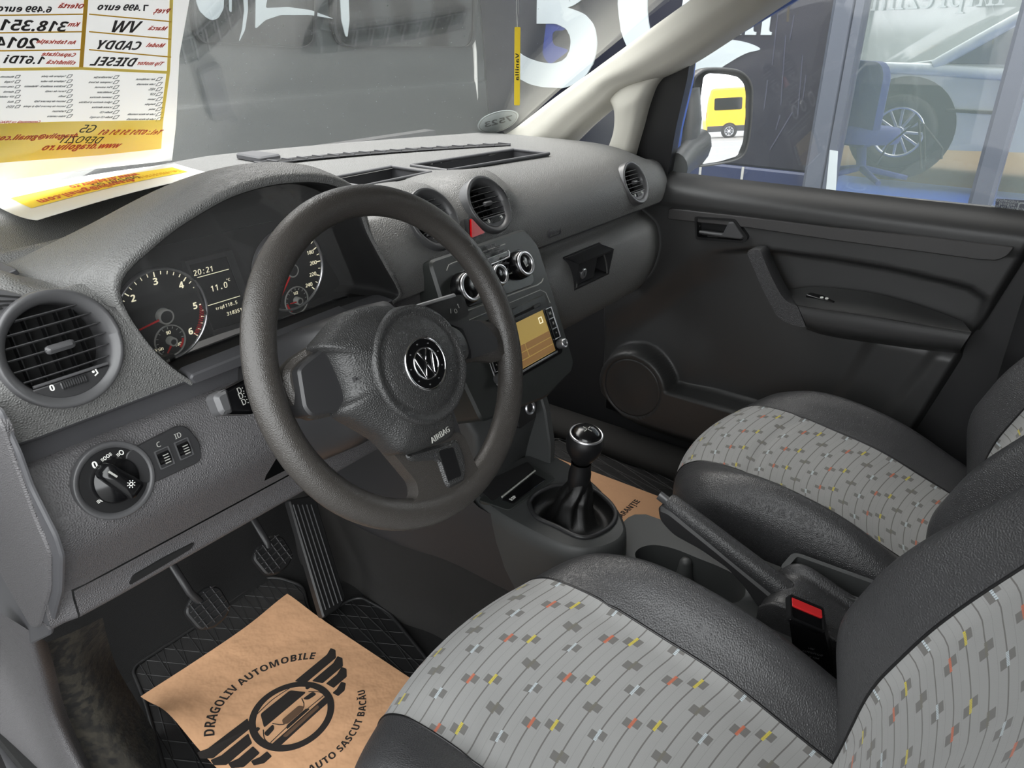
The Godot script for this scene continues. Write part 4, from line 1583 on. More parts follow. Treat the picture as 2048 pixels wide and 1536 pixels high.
func build_console() -> void:
	var c := thing("center_console", "dark grey low centre console with gear surround and cup holders between the seats", "console", Transform3D(Basis.IDENTITY, Vector3(0.02, 0.0, 0.1)))
	var f := up_frame(0.293)
	# front section round the gear lever
	var o := soften(flat([945, 988, 1000, 1030, 1060, 1063, 1110, 1087, 1160, 1101, 1205, 1098, 1240, 1084, 1256, 1062, 1240, 1020, 1190, 965, 1120, 912, 1060, 905, 960, 950], f), 0.02, 5)
	var ring := flat([1059, 1012, 1061, 1002, 1069, 992, 1085, 982, 1111, 973, 1150, 972, 1184, 980, 1210, 998, 1228, 1019, 1231, 1036, 1221, 1054, 1200, 1068, 1177, 1076, 1153, 1074, 1111, 1054, 1073, 1036], f)
	ring = spline2(ring, 64, true)
	var cc := Vector2.ZERO
	for p in ring:
		cc += p / ring.size()
	var outer := reach(o, cc, ring)
	var b := MB.new()
	var rows := []
	for e in [[1.0, 0.0, 0], [1.0, 0.0, 1], [1.0, -0.004, 1], [1.02, -0.03, 1], [1.06, -0.13, 1], [1.08, -0.29, 1]]:
		var r := PackedVector3Array()
		for i in ring.size() + 1:
			var k := i % ring.size()
			var p: Vector2 = ring[k] if e[2] == 0 else cc + (outer[k] - cc) * e[0]
			var q: Vector2 = p + (cc - p).normalized() * (0.006 if e[2] == 1 and e[1] == 0.0 else 0.0)
			r.append(f * Vector3(q.x, q.y, e[1]))
		rows.append(r)
	b.grid([rows[0], rows[1]])
	b.smooth()
	b.grid([rows[1], rows[2], rows[3], rows[4], rows[5]])
	worldpart("gear_surround", b.done(), M.console, c)
	b = MB.new()
	b.smooth()
	var path := PackedVector3Array()
	for i in ring.size() + 1:
		path.append(f * Vector3(ring[i % ring.size()].x, ring[i % ring.size()].y, 0.002))
	b.tube(path, [0.004], 10, Vector3.UP, false)
	worldpart("boot_ring", b.done(), M.dark, c)
	# coin tray with a switch
	b = MB.new()
	b.slab(soften(flat([955, 1000, 1065, 930, 1112, 957, 1018, 1022], f, 0.001), 0.008), -0.004, 0.002, 0.001, true, f)
	worldpart("tray_plate", b.done(), M.panel, c)
	b = MB.new()
	b.slab(soften(flat([950, 975, 1055, 925, 1070, 940, 985, 1004], f, 0.001), 0.006), 0.0, 0.003, 0.0, true, f)
	worldpart("tray_well", b.done(), M.void, c)
	b = MB.new()
	b.slab(soften(flat([1003, 1000, 1068, 948, 1092, 960, 1026, 1008], f, 0.002), 0.003), 0.0, 0.0035, 0.001, true, f)
	worldpart("rocker_switch", b.done(), M.gloss, c)
	var e0 := f * v3(fl(1004, 998, f), 0.004)
	var e1 := f * v3(fl(1070, 945, f), 0.004)
	b = MB.new()
	b.tube(PackedVector3Array([e0, e1]), [0.0018], 6)
	worldpart("tray_edge", b.done(), M.line, c)
	var sm := fl(1026, 996, f, 0.004)
	var mk := worldpart("switch_mark", letters("ESP", 0.009, 0.0004, true), M.white, c)
	mk.transform = c.transform.affine_inverse() * f * at2(sm.x, sm.y, 0.0, 0.004)
	# rear section with cup holders
	var g := up_frame(0.248)
	var hole := spline2(flat([1270, 1108, 1282, 1095, 1310, 1090, 1350, 1098, 1400, 1118, 1440, 1134, 1475, 1153, 1490, 1175, 1487, 1195, 1465, 1206, 1430, 1196, 1400, 1175, 1380, 1158, 1345, 1150, 1310, 1140, 1280, 1125], g), 56, true)
	var hc := Vector2.ZERO
	for p in hole:
		hc += p / hole.size()
	var rect := rrect(0.185, 0.36, 0.03, Vector2(0.028, -0.245))
	var ro := reach(rect, hc, hole)
	b = MB.new()
	rows = []
	for e in [[ro, -0.25], [ro, -0.008], [ro, 0.0], [hole, 0.0], [hole, -0.004], [hole, -0.055]]:
		var r := PackedVector3Array()
		var k: float = 1.0 if e[1] > -0.001 or e[0] == hole else 1.03
		for i in hole.size() + 1:
			var p: Vector2 = e[0][i % hole.size()]
			p = hc + (p - hc) * k
			r.append(g * Vector3(p.x, p.y, e[1]))
		rows.append(r)
	b.grid([rows[0], rows[1], rows[2]])
	b.hard()
	b.grid([rows[2], rows[3]])
	b.smooth()
	b.grid([rows[3], rows[4], rows[5]])
	b.hard()
	b.fan(rows[5].slice(0, hole.size()))
	worldpart("cup_holder", b.done(), M.console, c)
	b = MB.new()
	for p in [[1372, 1122, 0.010], [1400, 1180, 0.007]]:
		var q := fl(p[0], p[1], g, -0.01)
		b.lathe(PackedVector2Array([Vector2(p[2] * 1.9, -0.055), Vector2(p[2] * 1.3, -0.035), Vector2(p[2], -0.012), Vector2(p[2] * 0.7, -0.006), Vector2(0, -0.005)]), 20, g * Transform3D(Basis.IDENTITY, Vector3(q.x, q.y, 0)))
	worldpart("cup_divider", b.done(), M.console, c)
	# housing behind the hand brake, and the small open tray beside it
	b = MB.new()
	rows = []
	for e in [[0.335, 0.252, 0.272], [0.352, 0.262, 0.292], [0.375, 0.262, 0.298], [0.42, 0.252, 0.285], [0.50, 0.24, 0.262]]:
		var r := PackedVector3Array()
		for q in [[-0.036, 0.0], [-0.033, e[1]], [-0.024, e[2] - 0.004], [0.0, e[2]], [0.035, e[2]], [0.052, e[2] - 0.006], [0.058, 0.0]]:
			r.append(Vector3(0.012 + q[0], q[1], e[0]))
		rows.append(r)
	b.grid(patch(rows, 20, 24))
	worldpart("brake_housing", b.done(), M.dark_grain, c)
	var tf := up_frame(0.292)
	b = MB.new()
	var to := soften(PackedVector2Array([Vector2(0.058, -0.335), Vector2(0.112, -0.340), Vector2(0.118, -0.52), Vector2(0.052, -0.52)]), 0.014, 5)
	var ti := MB.inset(to, 0.009)
	if Geometry2D.is_polygon_clockwise(to):
		ti = MB.inset(to, -0.009)
	b.frame_ring(to, ti, -0.27, 0.0, tf)
	b.slab(ti, -0.06, -0.058, 0.0, true, tf)
	worldpart("side_tray", b.done(), M.console, c)
	# flank down to the carpet on the driver's side
	b = MB.new()
	rows = []
	for e in [[-0.080, 0.282, -0.62, 0.13], [-0.084, 0.255, -0.62, 0.14], [-0.092, 0.19, -0.60, 0.15], [-0.096, 0.135, -0.56, 0.16], [-0.075, 0.12, -0.56, 0.16]]:
		var r := PackedVector3Array()
		for j in 21:
			var z := lerpf(e[2], e[3], j / 20.0)
			r.append(Vector3(e[0] - 0.015 * ss(-0.15, -0.4, z), e[1] + 0.14 * ss(-0.12, -0.30, z) * ss(0.2, 0.28, e[1]), z))
		rows.append(r)
	b.grid(patch(rows, 16, 40))
	worldpart("side_panel", b.done(), M.dark, c)
	b = MB.new()
	rows = []
	for e in [[-0.085, 0.16], [-0.105, 0.14], [-0.122, 0.09], [-0.128, 0.04], [-0.150, 0.004]]:
		var r := PackedVector3Array()
		for j in 41:
			var z := lerpf(-0.72, 0.5, j / 40.0)
			var fold := 0.010 * sin(z * 26.0) * ss(0.15, 0.05, e[1]) * ss(0.1, -0.2, z)
			r.append(Vector3(e[0] + fold, e[1] + 0.10 * ss(-0.42, -0.62, z) * ss(0.0, 0.16, e[1]), z))
		rows.append(r)
	b.grid(patch(rows, 16, 80))
	for r in rows:
		for k in r.size():
			r[k].x = 0.04 - r[k].x
	b.grid(patch(rows, 12, 40))
	var tc := single("tunnel_carpet", b.done(), M.carpet, "dark dusty carpet moulded over the tunnel under the centre console", "carpet")
	tc.set_meta("kind", "structure")

	# gear lever
	var base := Vector3(-0.005, 0.30, 0.025)
	var t := thing("gear_lever", "black gear lever with glossy round knob and leather boot", "gear lever", Transform3D(Basis.IDENTITY, base))
	var kc := fx(1169, 888, 0.0)
	var neck := fx(1160, 945, 0.0)
	b = MB.new()
	rows = []
	var rc := f * v3(cc, 0.0)
	for k in 15:
		var w := k / 14.0
		var r := PackedVector3Array()
		for i in 49:
			var a := TAU * i / 48
			var m := ring[int(i * ring.size() / 48.0) % ring.size()]
			var low := f * v3(m, 0.0)
			var rad := 0.017 + 0.011 * pow(1.0 - w, 1.5)
			var ang := atan2(low.z - rc.z, low.x - rc.x)
			var crease := 1.0 + 0.16 * sin(ang * 4.0 + 1.0 + 3.0 * w) * sin(w * PI) + 0.07 * sin(ang * 9.0 + w * 7.0) * sin(w * PI)
			var hi := Vector3(rc.x, 0, rc.z).lerp(Vector3(neck.x, 0, neck.z), ss(0.0, 1.0, w)) + Vector3(cos(ang), 0, sin(ang)) * rad * crease * lerpf(1.35, 1.0, w)
			hi.y = lerpf(0.287, neck.y - 0.012, pow(w, 0.8))
			var q := low.lerp(hi, ss(0.0, 0.30, w))
			q.y = lerpf(0.293, hi.y, ss(0.12, 0.34, w)) - 0.022 * sin(clampf(w / 0.30, 0.0, 1.0) * PI)
			r.append(q)
		rows.append(r)
	b.grid(patch(rows, 40, 96))
	worldpart("leather_boot", b.done(), M.boot, t)
	b = MB.new()
	b.lathe(PackedVector2Array([Vector2(0.017, -0.034), Vector2(0.0185, -0.030), Vector2(0.0185, 0.0), Vector2(0.0165, 0.010), Vector2(0.0165, 0.020)]), 28, frame(neck, kc - neck + Vector3(0, 0.02, 0), Vector3(0, 0, -1)))
	worldpart("collar", b.done(), M.black, t)
	var kf := frame(kc, Vector3(-0.05, 1, 0.16), Vector3(0, 0, -1))
	b = MB.new()
	b.lathe(PackedVector2Array([Vector2(0.015, -0.034), Vector2(0.019, -0.027), Vector2(0.0275, -0.012), Vector2(0.0305, 0.002), Vector2(0.0295, 0.012), Vector2(0.0265, 0.0195)]), 44, kf)
	worldpart("knob", b.done(), M.black, t)
	b = MB.new()
	b.lathe(PackedVector2Array([Vector2(0.0272, 0.0185), Vector2(0.0268, 0.0215), Vector2(0.0248, 0.0218), Vector2(0.0240, 0.0205)]), 44, kf)
	worldpart("knob_ring", b.done(), M.silver, t)
	b = MB.new()
	b.lathe(PackedVector2Array([Vector2(0.0246, 0.0195), Vector2(0.0240, 0.0225), Vector2(0.020, 0.0265), Vector2(0.012, 0.0295), Vector2(0.0, 0.0305)]), 44, kf)
	worldpart("knob_cap", b.done(), M.gloss, t)
	b = MB.new()
	for q in [[-0.008, 0, 0.0012, 0.016], [0, 0, 0.0012, 0.016], [0.008, 0, 0.0012, 0.016], [0, 0, 0.017, 0.0012]]:
		b.box(Vector3(q[0], q[1], 0.0298 - absf(q[0]) * 0.12), Vector3(q[2], q[3], 0.0012), 0, kf)
	worldpart("shift_pattern", b.done(), M.line, t)

	# hand brake
	var hb := thing("hand_brake", "raised dark grey hand brake lever with push button beside the passenger seat", "hand brake", Transform3D(Basis.IDENTITY, Vector3(0.02, 0.25, 0.38)))
	var tip := fx(1335, 1003, 0.025)
	var root := fx(1583, 1192, 0.025)
	b = MB.new()
	var ax := root - tip
	b.tube(PackedVector3Array([tip, tip + ax * 0.02, tip + ax * 0.25, tip + ax * 0.6, root, root + ax * 0.12]), [Vector2(0.013, 0.014), Vector2(0.0145, 0.017), Vector2(0.0155, 0.018), Vector2(0.0165, 0.018), Vector2(0.017, 0.018), Vector2(0.014, 0.015)], 24)
	worldpart("grip", b.done(), M.vinyl, hb)
	b = MB.new()
	b.tube(PackedVector3Array([tip - ax.normalized() * 0.016, tip + ax * 0.05]), [Vector2(0.006, 0.008)], 14)
	worldpart("release_button", b.done(), M.ring, hb)
	b = MB.new()
	var df := frame(Vector3(0.012, 0.3, 0.3), Vector3(-1, 0, 0))
	b.slab(soften(flat([1316, 1010, 1340, 1018, 1440, 1098, 1567, 1203, 1600, 1235, 1592, 1268, 1535, 1240, 1488, 1172, 1455, 1136, 1400, 1098, 1348, 1070, 1320, 1040], df), 0.010), -0.03, 0.006, 0.006, true, df)
	worldpart("lever_skirt", b.done(), M.dark, hb)

	# belt buckle beside the driver's seat
	var bf := frame(fx(1622, 1290, -0.085), Vector3(-1, -0.42, 0.45))
	var bk := thing("belt_buckle", "black seat belt buckle with red press button beside the driver's seat", "seat belt buckle", bf)
	var bo := flat([1578, 1238, 1650, 1268, 1668, 1345, 1645, 1352, 1592, 1330, 1586, 1300], bf)
	b = MB.new()
	b.slab(soften(bo, 0.005), -0.034, 0.0, 0.004)
	part("body", b.done(), M.gloss, bk)
	var p0 := fl(1578, 1238, bf)
	var p1 := fl(1650, 1268, bf)
	var d := (p1 - p0)
	var rf := Transform3D(Basis(Vector3(d.x, d.y, 0).normalized(), Vector3(0, 0, -1), Vector3(d.x, d.y, 0).normalized().cross(Vector3(0, 0, -1))), Vector3((p0.x + p1.x) / 2, (p0.y + p1.y) / 2, -0.017))
	if rf.basis.z.y < 0:
		rf.basis.z = -rf.basis.z
	b = MB.new()
	b.frame_ring(rrect(d.length() * 0.97, 0.034, 0.004), rrect(d.length() * 0.88, 0.028, 0.003), -0.006, 0.003, rf)
	part("mouth", b.done(), M.black, bk)
	b = MB.new()
	b.slab(rrect(d.length() * 0.87, 0.012, 0.002, Vector2(0, 0.0078)), -0.004, 0.0028, 0.001, true, rf)
	b.slab(rrect(d.length() * 0.87, 0.015, 0.002, Vector2(0, -0.0062)), -0.008, -0.0015, 0.001, true, rf)
	part("press_button", b.done(), mat("buckle_red", Color(0.80, 0.16, 0.17), 0.45), bk)
	for k in 3:
		var q := fl(1622 + 3 * k, 1297 + 9 * k, bf)
		part("moulded_text", letters(["VW", "AUTOFLUG", "9 104"][k], 0.0055, 0.0004), M.ring, bk, at2(q.x, q.y, -0.2, 0.0003))
	b = MB.new()
	b.tube(PackedVector3Array([fx(1632, 1335, -0.066), fx(1640, 1380, -0.066), fx(1640, 1440, -0.07)]), [Vector2(0.012, 0.004)], 10, Vector3(0, 0, 1))
	worldpart("strap", b.done(), M.black, bk)


# --- passenger door
func door_x(z: float, y: float) -> float:
	var x := 0.70
	x += 0.035 * pow(ss(0.672, 0.730, y), 1.6)
	x += 0.007 * ss(0.662, 0.648, y)
	# scooped field round the arm rest
	var rim := rim_y(z)
	var inside := ss(0.0, 0.016, rim - y) * ss(0.475, 0.455, z)
	inside = lerpf(ss(-0.02, 0.09, rim - y) * ss(0.475, 0.455, z), inside, ss(-0.10, 0.02, z))
	x += 0.028 * inside
	x -= 0.014 * inside * ss(0.40, 0.25, y) * ss(-0.02, -0.12, z)
	# ridges running down the rear half
	var l1 := 0.268 - (0.43 - y) * 0.28
	var l2 := 0.393 - (0.445 - y) * 0.37
	x -= 0.010 * ss(0.0, 0.035, z - l1) * ss(0.46, 0.42, y)
	x -= 0.010 * ss(0.0, 0.03, z - l2) * ss(0.46, 0.42, y)
	# map pocket and speaker housing
	var dc := Vector2(z + 0.235, y - 0.185).length()
	var p := maxf(ss(0.108, 0.094, dc), ss(0.214, 0.200, y) * ss(-0.245, -0.225, z))
	x = lerpf(x, 0.668, p)
	x += 0.005 * ss(0.082, 0.078, dc)
	x += 0.03 * ss(0.10, 0.06, y)
	return x


const RIMZ := [-0.40, 0.30, -0.26, 0.40, -0.19, 0.47, -0.127, 0.538, -0.072, 0.569, 0.0, 0.586, 0.07, 0.592, 0.18, 0.596, 0.287, 0.595, 0.386, 0.588, 0.434, 0.583, 0.458, 0.57, 0.6, 0.50]


func rim_y(z: float) -> float:
	for k in range(0, RIMZ.size() - 2, 2):
		if z <= RIMZ[k + 2]:
			return lerpf(RIMZ[k + 1], RIMZ[k + 3], clampf((z - RIMZ[k]) / (RIMZ[k + 2] - RIMZ[k]), 0.0, 1.0))
	return 0.5


func build_door() -> void:
	var f := frame(Vector3(0.70, 0.4, 0.1), Vector3(-1, 0, 0))
	var d := thing("door_1", "dark grey passenger door trim with arm rest, map pocket and speaker", "door", Transform3D(Basis.IDENTITY, Vector3(0.70, 0.0, 0.1)))
	d.set_meta("kind", "structure")
	var b := MB.new()
	var rows := []
	for i in 131:
		var y := lerpf(0.068, 0.724, i / 130.0)
		var zf := -0.36
		if y < 0.17:
			zf = lerpf(-0.16, -0.356, sqrt(clampf((y - 0.068) / 0.102, 0.0, 1.0)))
		zf = lerpf(zf, -0.30, ss(0.6, 0.72, y))
		var zr := lerpf(0.372, 0.520, (y - 0.10) / 0.6)
		var r := PackedVector3Array()
		for j in 181:
			var z := lerpf(zf, zr, j / 180.0)
			r.append(Vector3(door_x(z, y) + 0.03 * ss(0.012, 0.0, zr - z) + 0.02 * ss(0.012, 0.0, z - zf), y, z))
		rows.append(r)
	var cuts := [flat([1396, 436, 1468, 441, 1491, 474, 1486, 480, 1397, 473], f)]
	b.grid(rows, [], func(p: Vector3) -> bool: return Geometry2D.is_point_in_polygon(Vector2(p.z - 0.1, p.y - 0.4), cuts[0]))
	worldpart("trim_panel", b.done(), M.door, d)
	b = MB.new()
	b.box(Vector3(0.752, 0.38, 0.0), Vector3(0.02, 0.64, 0.70), 0.005)
	worldpart("door_shell", b.done(), M.black, d)
	# smooth strip below the window sill
	b = MB.new()
	b.slab(soften(flat([1338, 416, 1483, 432, 1665, 454, 1848, 472, 2031, 493, 2015, 512, 1994, 521, 1957, 519, 1848, 504, 1665, 480, 1497, 455, 1336, 438], f), 0.006), -0.012, 0.004, 0.002, true, f)
	worldpart("sill_strip", b.done(), M.door_trim, d)
	# inside handle in its dish
	var o := soften(flat([1391, 432, 1472, 437, 1498, 474, 1490, 485, 1394, 478], f), 0.006, 4)
	var inn := soften(flat([1396, 436, 1468, 441, 1491, 474, 1486, 480, 1397, 473], f), 0.005, 4)
	b = MB.new()
	b.frame_ring(o, inn, -0.02, 0.007, f)
	b.slab(inn, -0.022, -0.018, 0.0, true, f)
	var hd := worldpart("handle_dish", b.done(), M.black, d)
	b = MB.new()
	b.slab(soften(flat([1398, 461, 1446, 467, 1458, 444, 1470, 443, 1490, 473, 1484, 479, 1440, 474, 1398, 467], f, 0.004), 0.003), -0.006, 0.008, 0.003, true, f)
	part("handle_lever", b.done(), M.ring, hd)
	# pull handle
	b = MB.new()
	b.slab(soften(flat([1496, 506, 1499, 499, 1519, 499, 1524, 504, 1535, 532, 1551, 566, 1563, 588, 1575, 602, 1596, 610, 1614, 654, 1590, 650, 1566, 640, 1553, 628, 1526, 577], f, 0.045), 0.006, 4), 0.004, 0.050, 0.009, true, f)
	worldpart("pull_handle", b.done(), M.vinyl, d)
	# arm rest
	b = MB.new()
	rows = []
	var bl := poly3([1575, 580, 1600, 576, 1640, 574, 1738, 585, 1830, 608, 1925, 642], fx, 0.72)
	var tl := poly3([1592, 607, 1620, 612, 1660, 617, 1738, 628, 1840, 645, 1940, 661], fx, 0.652)
	var ml := poly3([1596, 613, 1622, 618, 1662, 624, 1738, 635, 1840, 652, 1941, 668], fx, 0.644)
	var ll := poly3([1612, 650, 1640, 659, 1680, 666, 1738, 675, 1830, 688, 1922, 698], fx, 0.652)
	var ul := poly3([1612, 658, 1640, 668, 1680, 676, 1738, 685, 1830, 698, 1922, 708], fx, 0.73)
	b.grid(patch([bl, tl, ml, ll, ul], 24, 40))
	worldpart("arm_rest", b.done(), M.door, d)
	var sf := frame(fx(1643, 597, 0.684), Vector3(-0.18, 1, 0), Vector3(1, 0, 0))
	b = MB.new()
	b.slab(soften(flat([1611, 591, 1620, 587, 1676, 599, 1668, 608], sf), 0.003), -0.004, 0.003, 0.001, true, sf)
	var sw := worldpart("window_switch", b.done(), M.gloss, d)
	b = MB.new()
	for e in [1643, 1653]:
		var q := fl(e, 598 + (e - 1643) * 0.2, sf)
		b.slab(disc(0.0035, 10, q), 0.003, 0.0045, 0.0, true, sf)
	part("switch_mark", b.done(), M.white, sw)
	# speaker
	b = MB.new()
	var pf := frame(Vector3(0.672, 0.185, -0.235), Vector3(-1, 0, 0))
	b.lathe(PackedVector2Array([Vector2(0.080, -0.003), Vector2(0.079, 0.001), Vector2(0.074, 0.0015), Vector2(0.070, -0.0005), Vector2(0.04, 0.0015), Vector2(0.0, 0.002)]), 48, pf)
	worldpart("speaker_grille", b.done(), M.door, d)
	# window seal at the sill
	b = MB.new()
	b.tube(PackedVector3Array([Vector3(0.742, 0.708, -0.26), Vector3(0.742, 0.716, 0.1), Vector3(0.742, 0.724, 0.54)]), [Vector2(0.006, 0.005)], 8)
	worldpart("window_seal", b.done(), M.black, d)
	# stick-on notice in the window corner
	var nf := frame(fx(2030, 412, 0.738), Vector3(-1, 0, 0))
	var note := thing("window_sticker", "small blue and white printed sticker in the lower corner of the door window", "sticker", nf)
	b = MB.new()
	b.slab(soften(flat([1992, 397, 2075, 402, 2073, 432, 1988, 424], nf), 0.003), -0.0005, 0.0, 0.0, true, nf.affine_inverse() * nf)
	part("film", b.done(), M.navy_low, note)
	for k in 4:
		var q := fl(2014, 402 + 6 * k, nf)
		part("print", letters(["Autovehicul", "asigurat", "protejat cu folie", "Securit"][k], 0.007, 0.0003), M.letter_white, note, at2(q.x, q.y, 0, 0.0004, -1.0))
	b = MB.new()
	b.frame_ring(rrect(0.012, 0.016, 0.003, fl(2043, 414, nf)), rrect(0.008, 0.012, 0.003, fl(2043, 414, nf)), 0.0, 0.0006)
	part("emblem", b.done(), M.letter_white, note)


# --- windscreen, pillars, side glass, mirror
func build_pillars() -> void:
	var b := MB.new()
	var sides := []
	for off in [0.0, 0.0048]:
		var rows := []
		for i in 25:
			var v := i / 24.0
			var r := PackedVector3Array()
			for j in 49:
				var x := lerpf(-0.70, 0.70, j / 48.0)
				var z := glass_z(x) + lerpf(0.0, 0.60, v) - 0.02 * sin(v * PI)
				r.append(Vector3(x * (1.0 - 0.07 * v), 0.772 + 0.40 * v + off, z - off))
			rows.append(r)
		sides.append(rows)
		b.smooth()
		b.grid(rows)
	for e in [0, 24]:
		b.smooth()
		b.grid([sides[0][e], sides[1][e]])
	struct("window_1", b.done(), M.glass, "large raked windscreen glass above the dashboard", "windscreen")
	b = MB.new()
	var path := PackedVector3Array()
	for j in 41:
		var x := lerpf(-0.70, 0.68, j / 40.0)
		path.append(Vector3(x, 0.777, glass_z(x) + 0.004))
	b.tube(path, [Vector2(0.012, 0.006)], 8)
	struct("trim_5", b.done(), M.black, "black rubber seal at the foot of the windscreen", "seal")
	# dust dried on the glass
	b = MB.new()
	b.hard()
	var rng := RandomNumberGenerator.new()
	rng.seed = 11
	for k in 420:
		var v := rng.randf_range(0.05, 0.75)
		var x := rng.randf_range(-0.30, 0.62)
		var p := Vector3(x * (1.0 - 0.07 * v), 0.772 + 0.40 * v - 0.002, glass_z(x) + 0.60 * v - 0.02 * sin(v * PI) + 0.003)
		var r := 0.0004 + 0.0011 * pow(rng.randf(), 4.0)
		var ring := PackedVector3Array()
		for q in 6:
			ring.append(p + Vector3(cos(TAU * q / 6), 0, 0) * r + Vector3(0, 0.55, 0.83) * sin(TAU * q / 6) * r)
		b.fan(ring)
	var du := single("windscreen_dust", b.done(), M.decal, "pale specks of dust and dried drops on the windscreen", "dust")
	du.set_meta("kind", "stuff")
	# right A-pillar, cream: the main beam and the branch in front of the door
	b = MB.new()
	var n := Vector3(-1, -0.22, 0)
	var p0 := Vector3(0.665, 0.76, -0.4)
	var beam := []
	for e in [[1000, 276, 1085, 318], [1022, 262, 1095, 306], [1052, 240, 1112, 299], [1106, 198, 1160, 252], [1152, 165, 1206, 211], [1182, 144, 1240, 178], [1216, 119, 1306, 153], [1290, 65, 1378, 115], [1375, 4, 1540, 6], [1440, -42, 1640, -60], [1520, -100, 1760, -140]]:
		var a := fp(e[0], e[1], p0 + Vector3(0.015, 0, 0), n)
		var c := fp(e[2], e[3], p0 + Vector3(0.012, 0, 0), n)
		var m := fp((e[0] + e[2]) / 2.0, (e[1] + e[3]) / 2.0, p0, n)
		var w := a.distance_to(c)
		beam.append([a + Vector3(0.06, 0, -0.02), a, a.lerp(m, 0.5) + Vector3(-0.1 * w, 0.01 * w, 0), m + Vector3(-0.12 * w, 0, 0), c.lerp(m, 0.5) + Vector3(-0.1 * w, 0, 0), c, c + Vector3(0.06, -0.004, 0.004)])
	b.grid(patch(beam, 60, 18))
	var br := []
	for e in [[1200, 190, 1312, 148], [1215, 203, 1293, 172], [1228, 221, 1284, 196], [1229, 245, 1277, 222], [1226, 268, 1271, 252], [1218, 292, 1262, 290], [1210, 312, 1255, 322], [1195, 335, 1248, 342]]:
		var a := fp(e[0], e[1], p0 + Vector3(0.012, 0, 0), n)
		var c := fp(e[2], e[3], p0 + Vector3(0.012, 0, 0), n)
		var w := a.distance_to(c)
		var sink := Vector3(0.030 if br.size() == 0 else 0.012 if br.size() == 1 else 0.0, 0, 0)
		a += sink
		c += sink
		br.append([a + Vector3(0.06, 0, 0), a, a.lerp(c, 0.3) + Vector3(-0.16 * w, 0, 0), a.lerp(c, 0.7) + Vector3(-0.16 * w, 0, 0), c, c + Vector3(0.06, 0, 0.004)])
	b.smooth()
	b.grid(patch(br, 30, 14))
	struct("wall_pillar", b.done(), M.cream, "cream A-pillar trim with a branch in front of the door", "pillar")
	# left A-pillar, mostly outside the picture
	b = MB.new()
	b.tube(PackedVector3Array([Vector3(-0.70, 0.76, -0.62), Vector3(-0.66, 0.97, -0.32), Vector3(-0.64, 1.16, -0.05)]), [Vector2(0.035, 0.03)], 14)
	struct("trim_6", b.done(), M.cream, "cream A-pillar trim on the driver's side", "pillar")
	# quarter glass
	b = MB.new()
	var qf := frame(Vector3(0.715, 0.8, -0.4), Vector3(-1, -0.1, 0))
	b.slab(flat([1085, 312, 1212, 200, 1240, 205, 1232, 330], qf), -0.004, 0.0, 0.0, true, qf)
	struct("window_2", b.done(), M.glass, "small triangular quarter glass in the A-pillar", "window")
	# door window frame, blue paint outside
	var wf := frame(Vector3(0.705, 0.8, -0.2), Vector3(-1, -0.12, 0))
	b = MB.new()
	b.slab(soften(flat([1250, 330, 1257, 316, 1273, 248, 1285, 192, 1304, 160, 1330, 142, 1381, 115, 1374, 160, 1352, 255, 1335, 352], wf), 0.008), -0.03, 0.0, 0.006, true, wf)
	var fr := struct("trim_7", b.done(), M.black, "black mirror triangle and front frame of the passenger door window", "window frame")
	b = MB.new()
	b.slab(flat([1374, 112, 1384, 112, 1377, 170, 1356, 262, 1345, 352, 1331, 352, 1350, 255, 1366, 170], wf, -0.035), -0.06, -0.034, 0.004, true, wf)
	b.slab(flat([1366, 122, 1450, 66, 1560, 2, 1700, -80, 1720, -70, 1570, 14, 1455, 82, 1378, 128], wf, -0.035), -0.06, -0.034, 0.004, true, wf)
	part("painted_edge", b.done(), M.blue_paint, fr)
	b = MB.new()
	var gf := frame(Vector3(0.735, 0.72, 0.2), Vector3(-1, -0.1, 0))
	b.slab(PackedVector2Array([Vector2(-0.47, 0.0), Vector2(0.34, 0.0), Vector2(0.34, 0.44), Vector2(-0.12, 0.44), Vector2(-0.42, 0.24)]), -0.004, 0.0, 0.0, true, gf)
	struct("window_3", b.done(), M.glass, "clear side window of the passenger door", "window")

	# outside mirror
	var mc := fx(1447, 247, 0.93)
	var to_eye := (CP - mc).normalized()
	var want := Vector3(0.122, -0.012, 1.0).normalized()
	var mf := frame(mc, to_eye + want)
	var mt := thing("door_mirror", "black outside door mirror showing a yellow van in its glass", "mirror", mf)
	var z := func(l: Array) -> PackedVector2Array:
		var p := []
		for k in range(0, l.size(), 2):
			p.append(900 + l[k] / 3.2)
			p.append(l[k + 1] / 3.2)
		return flat(p, mf)
	var glass: PackedVector2Array = soften(z.call([1618, 490, 1650, 468, 1760, 474, 1840, 492, 1878, 535, 1890, 600, 1888, 740, 1872, 910, 1835, 1000, 1720, 1035, 1610, 1052, 1580, 1030, 1570, 980, 1590, 700]), 0.008)
	var shell: PackedVector2Array = spline2(z.call([1545, 520, 1590, 455, 1650, 432, 1790, 436, 1870, 462, 1915, 520, 1928, 600, 1918, 800, 1892, 950, 1850, 1015, 1760, 1045, 1610, 1068, 1570, 1060, 1535, 1000, 1560, 700]), 60, true)
	b = MB.new()
	b.slab(glass, -0.003, 0.002, 0.0005)
	part("mirror_glass", b.done(), M.mirror, mt)
	b = MB.new()
	dome(b, shell, Vector2.ZERO, [[0.95, 0.006], [0.985, 0.009], [1.0, 0.004], [1.0, -0.012], [0.97, -0.035], [0.85, -0.065], [0.6, -0.085], [0.0, -0.092]])
	var cup := part("housing", b.done(), M.dark, mt)
	b = MB.new()
	dome(b, shell, Vector2.ZERO, [[0.95, 0.006], [0.93, -0.002], [0.0, -0.0035]])
	part("glass_surround", b.done(), M.black, mt)
	b = MB.new()
	for k in 4:
		var a := fx(1372, 205 + 18 * k, 0.86)
		b.tube(PackedVector3Array([a, a + Vector3(0.07, 0.002, 0.0)]), [0.004], 6)
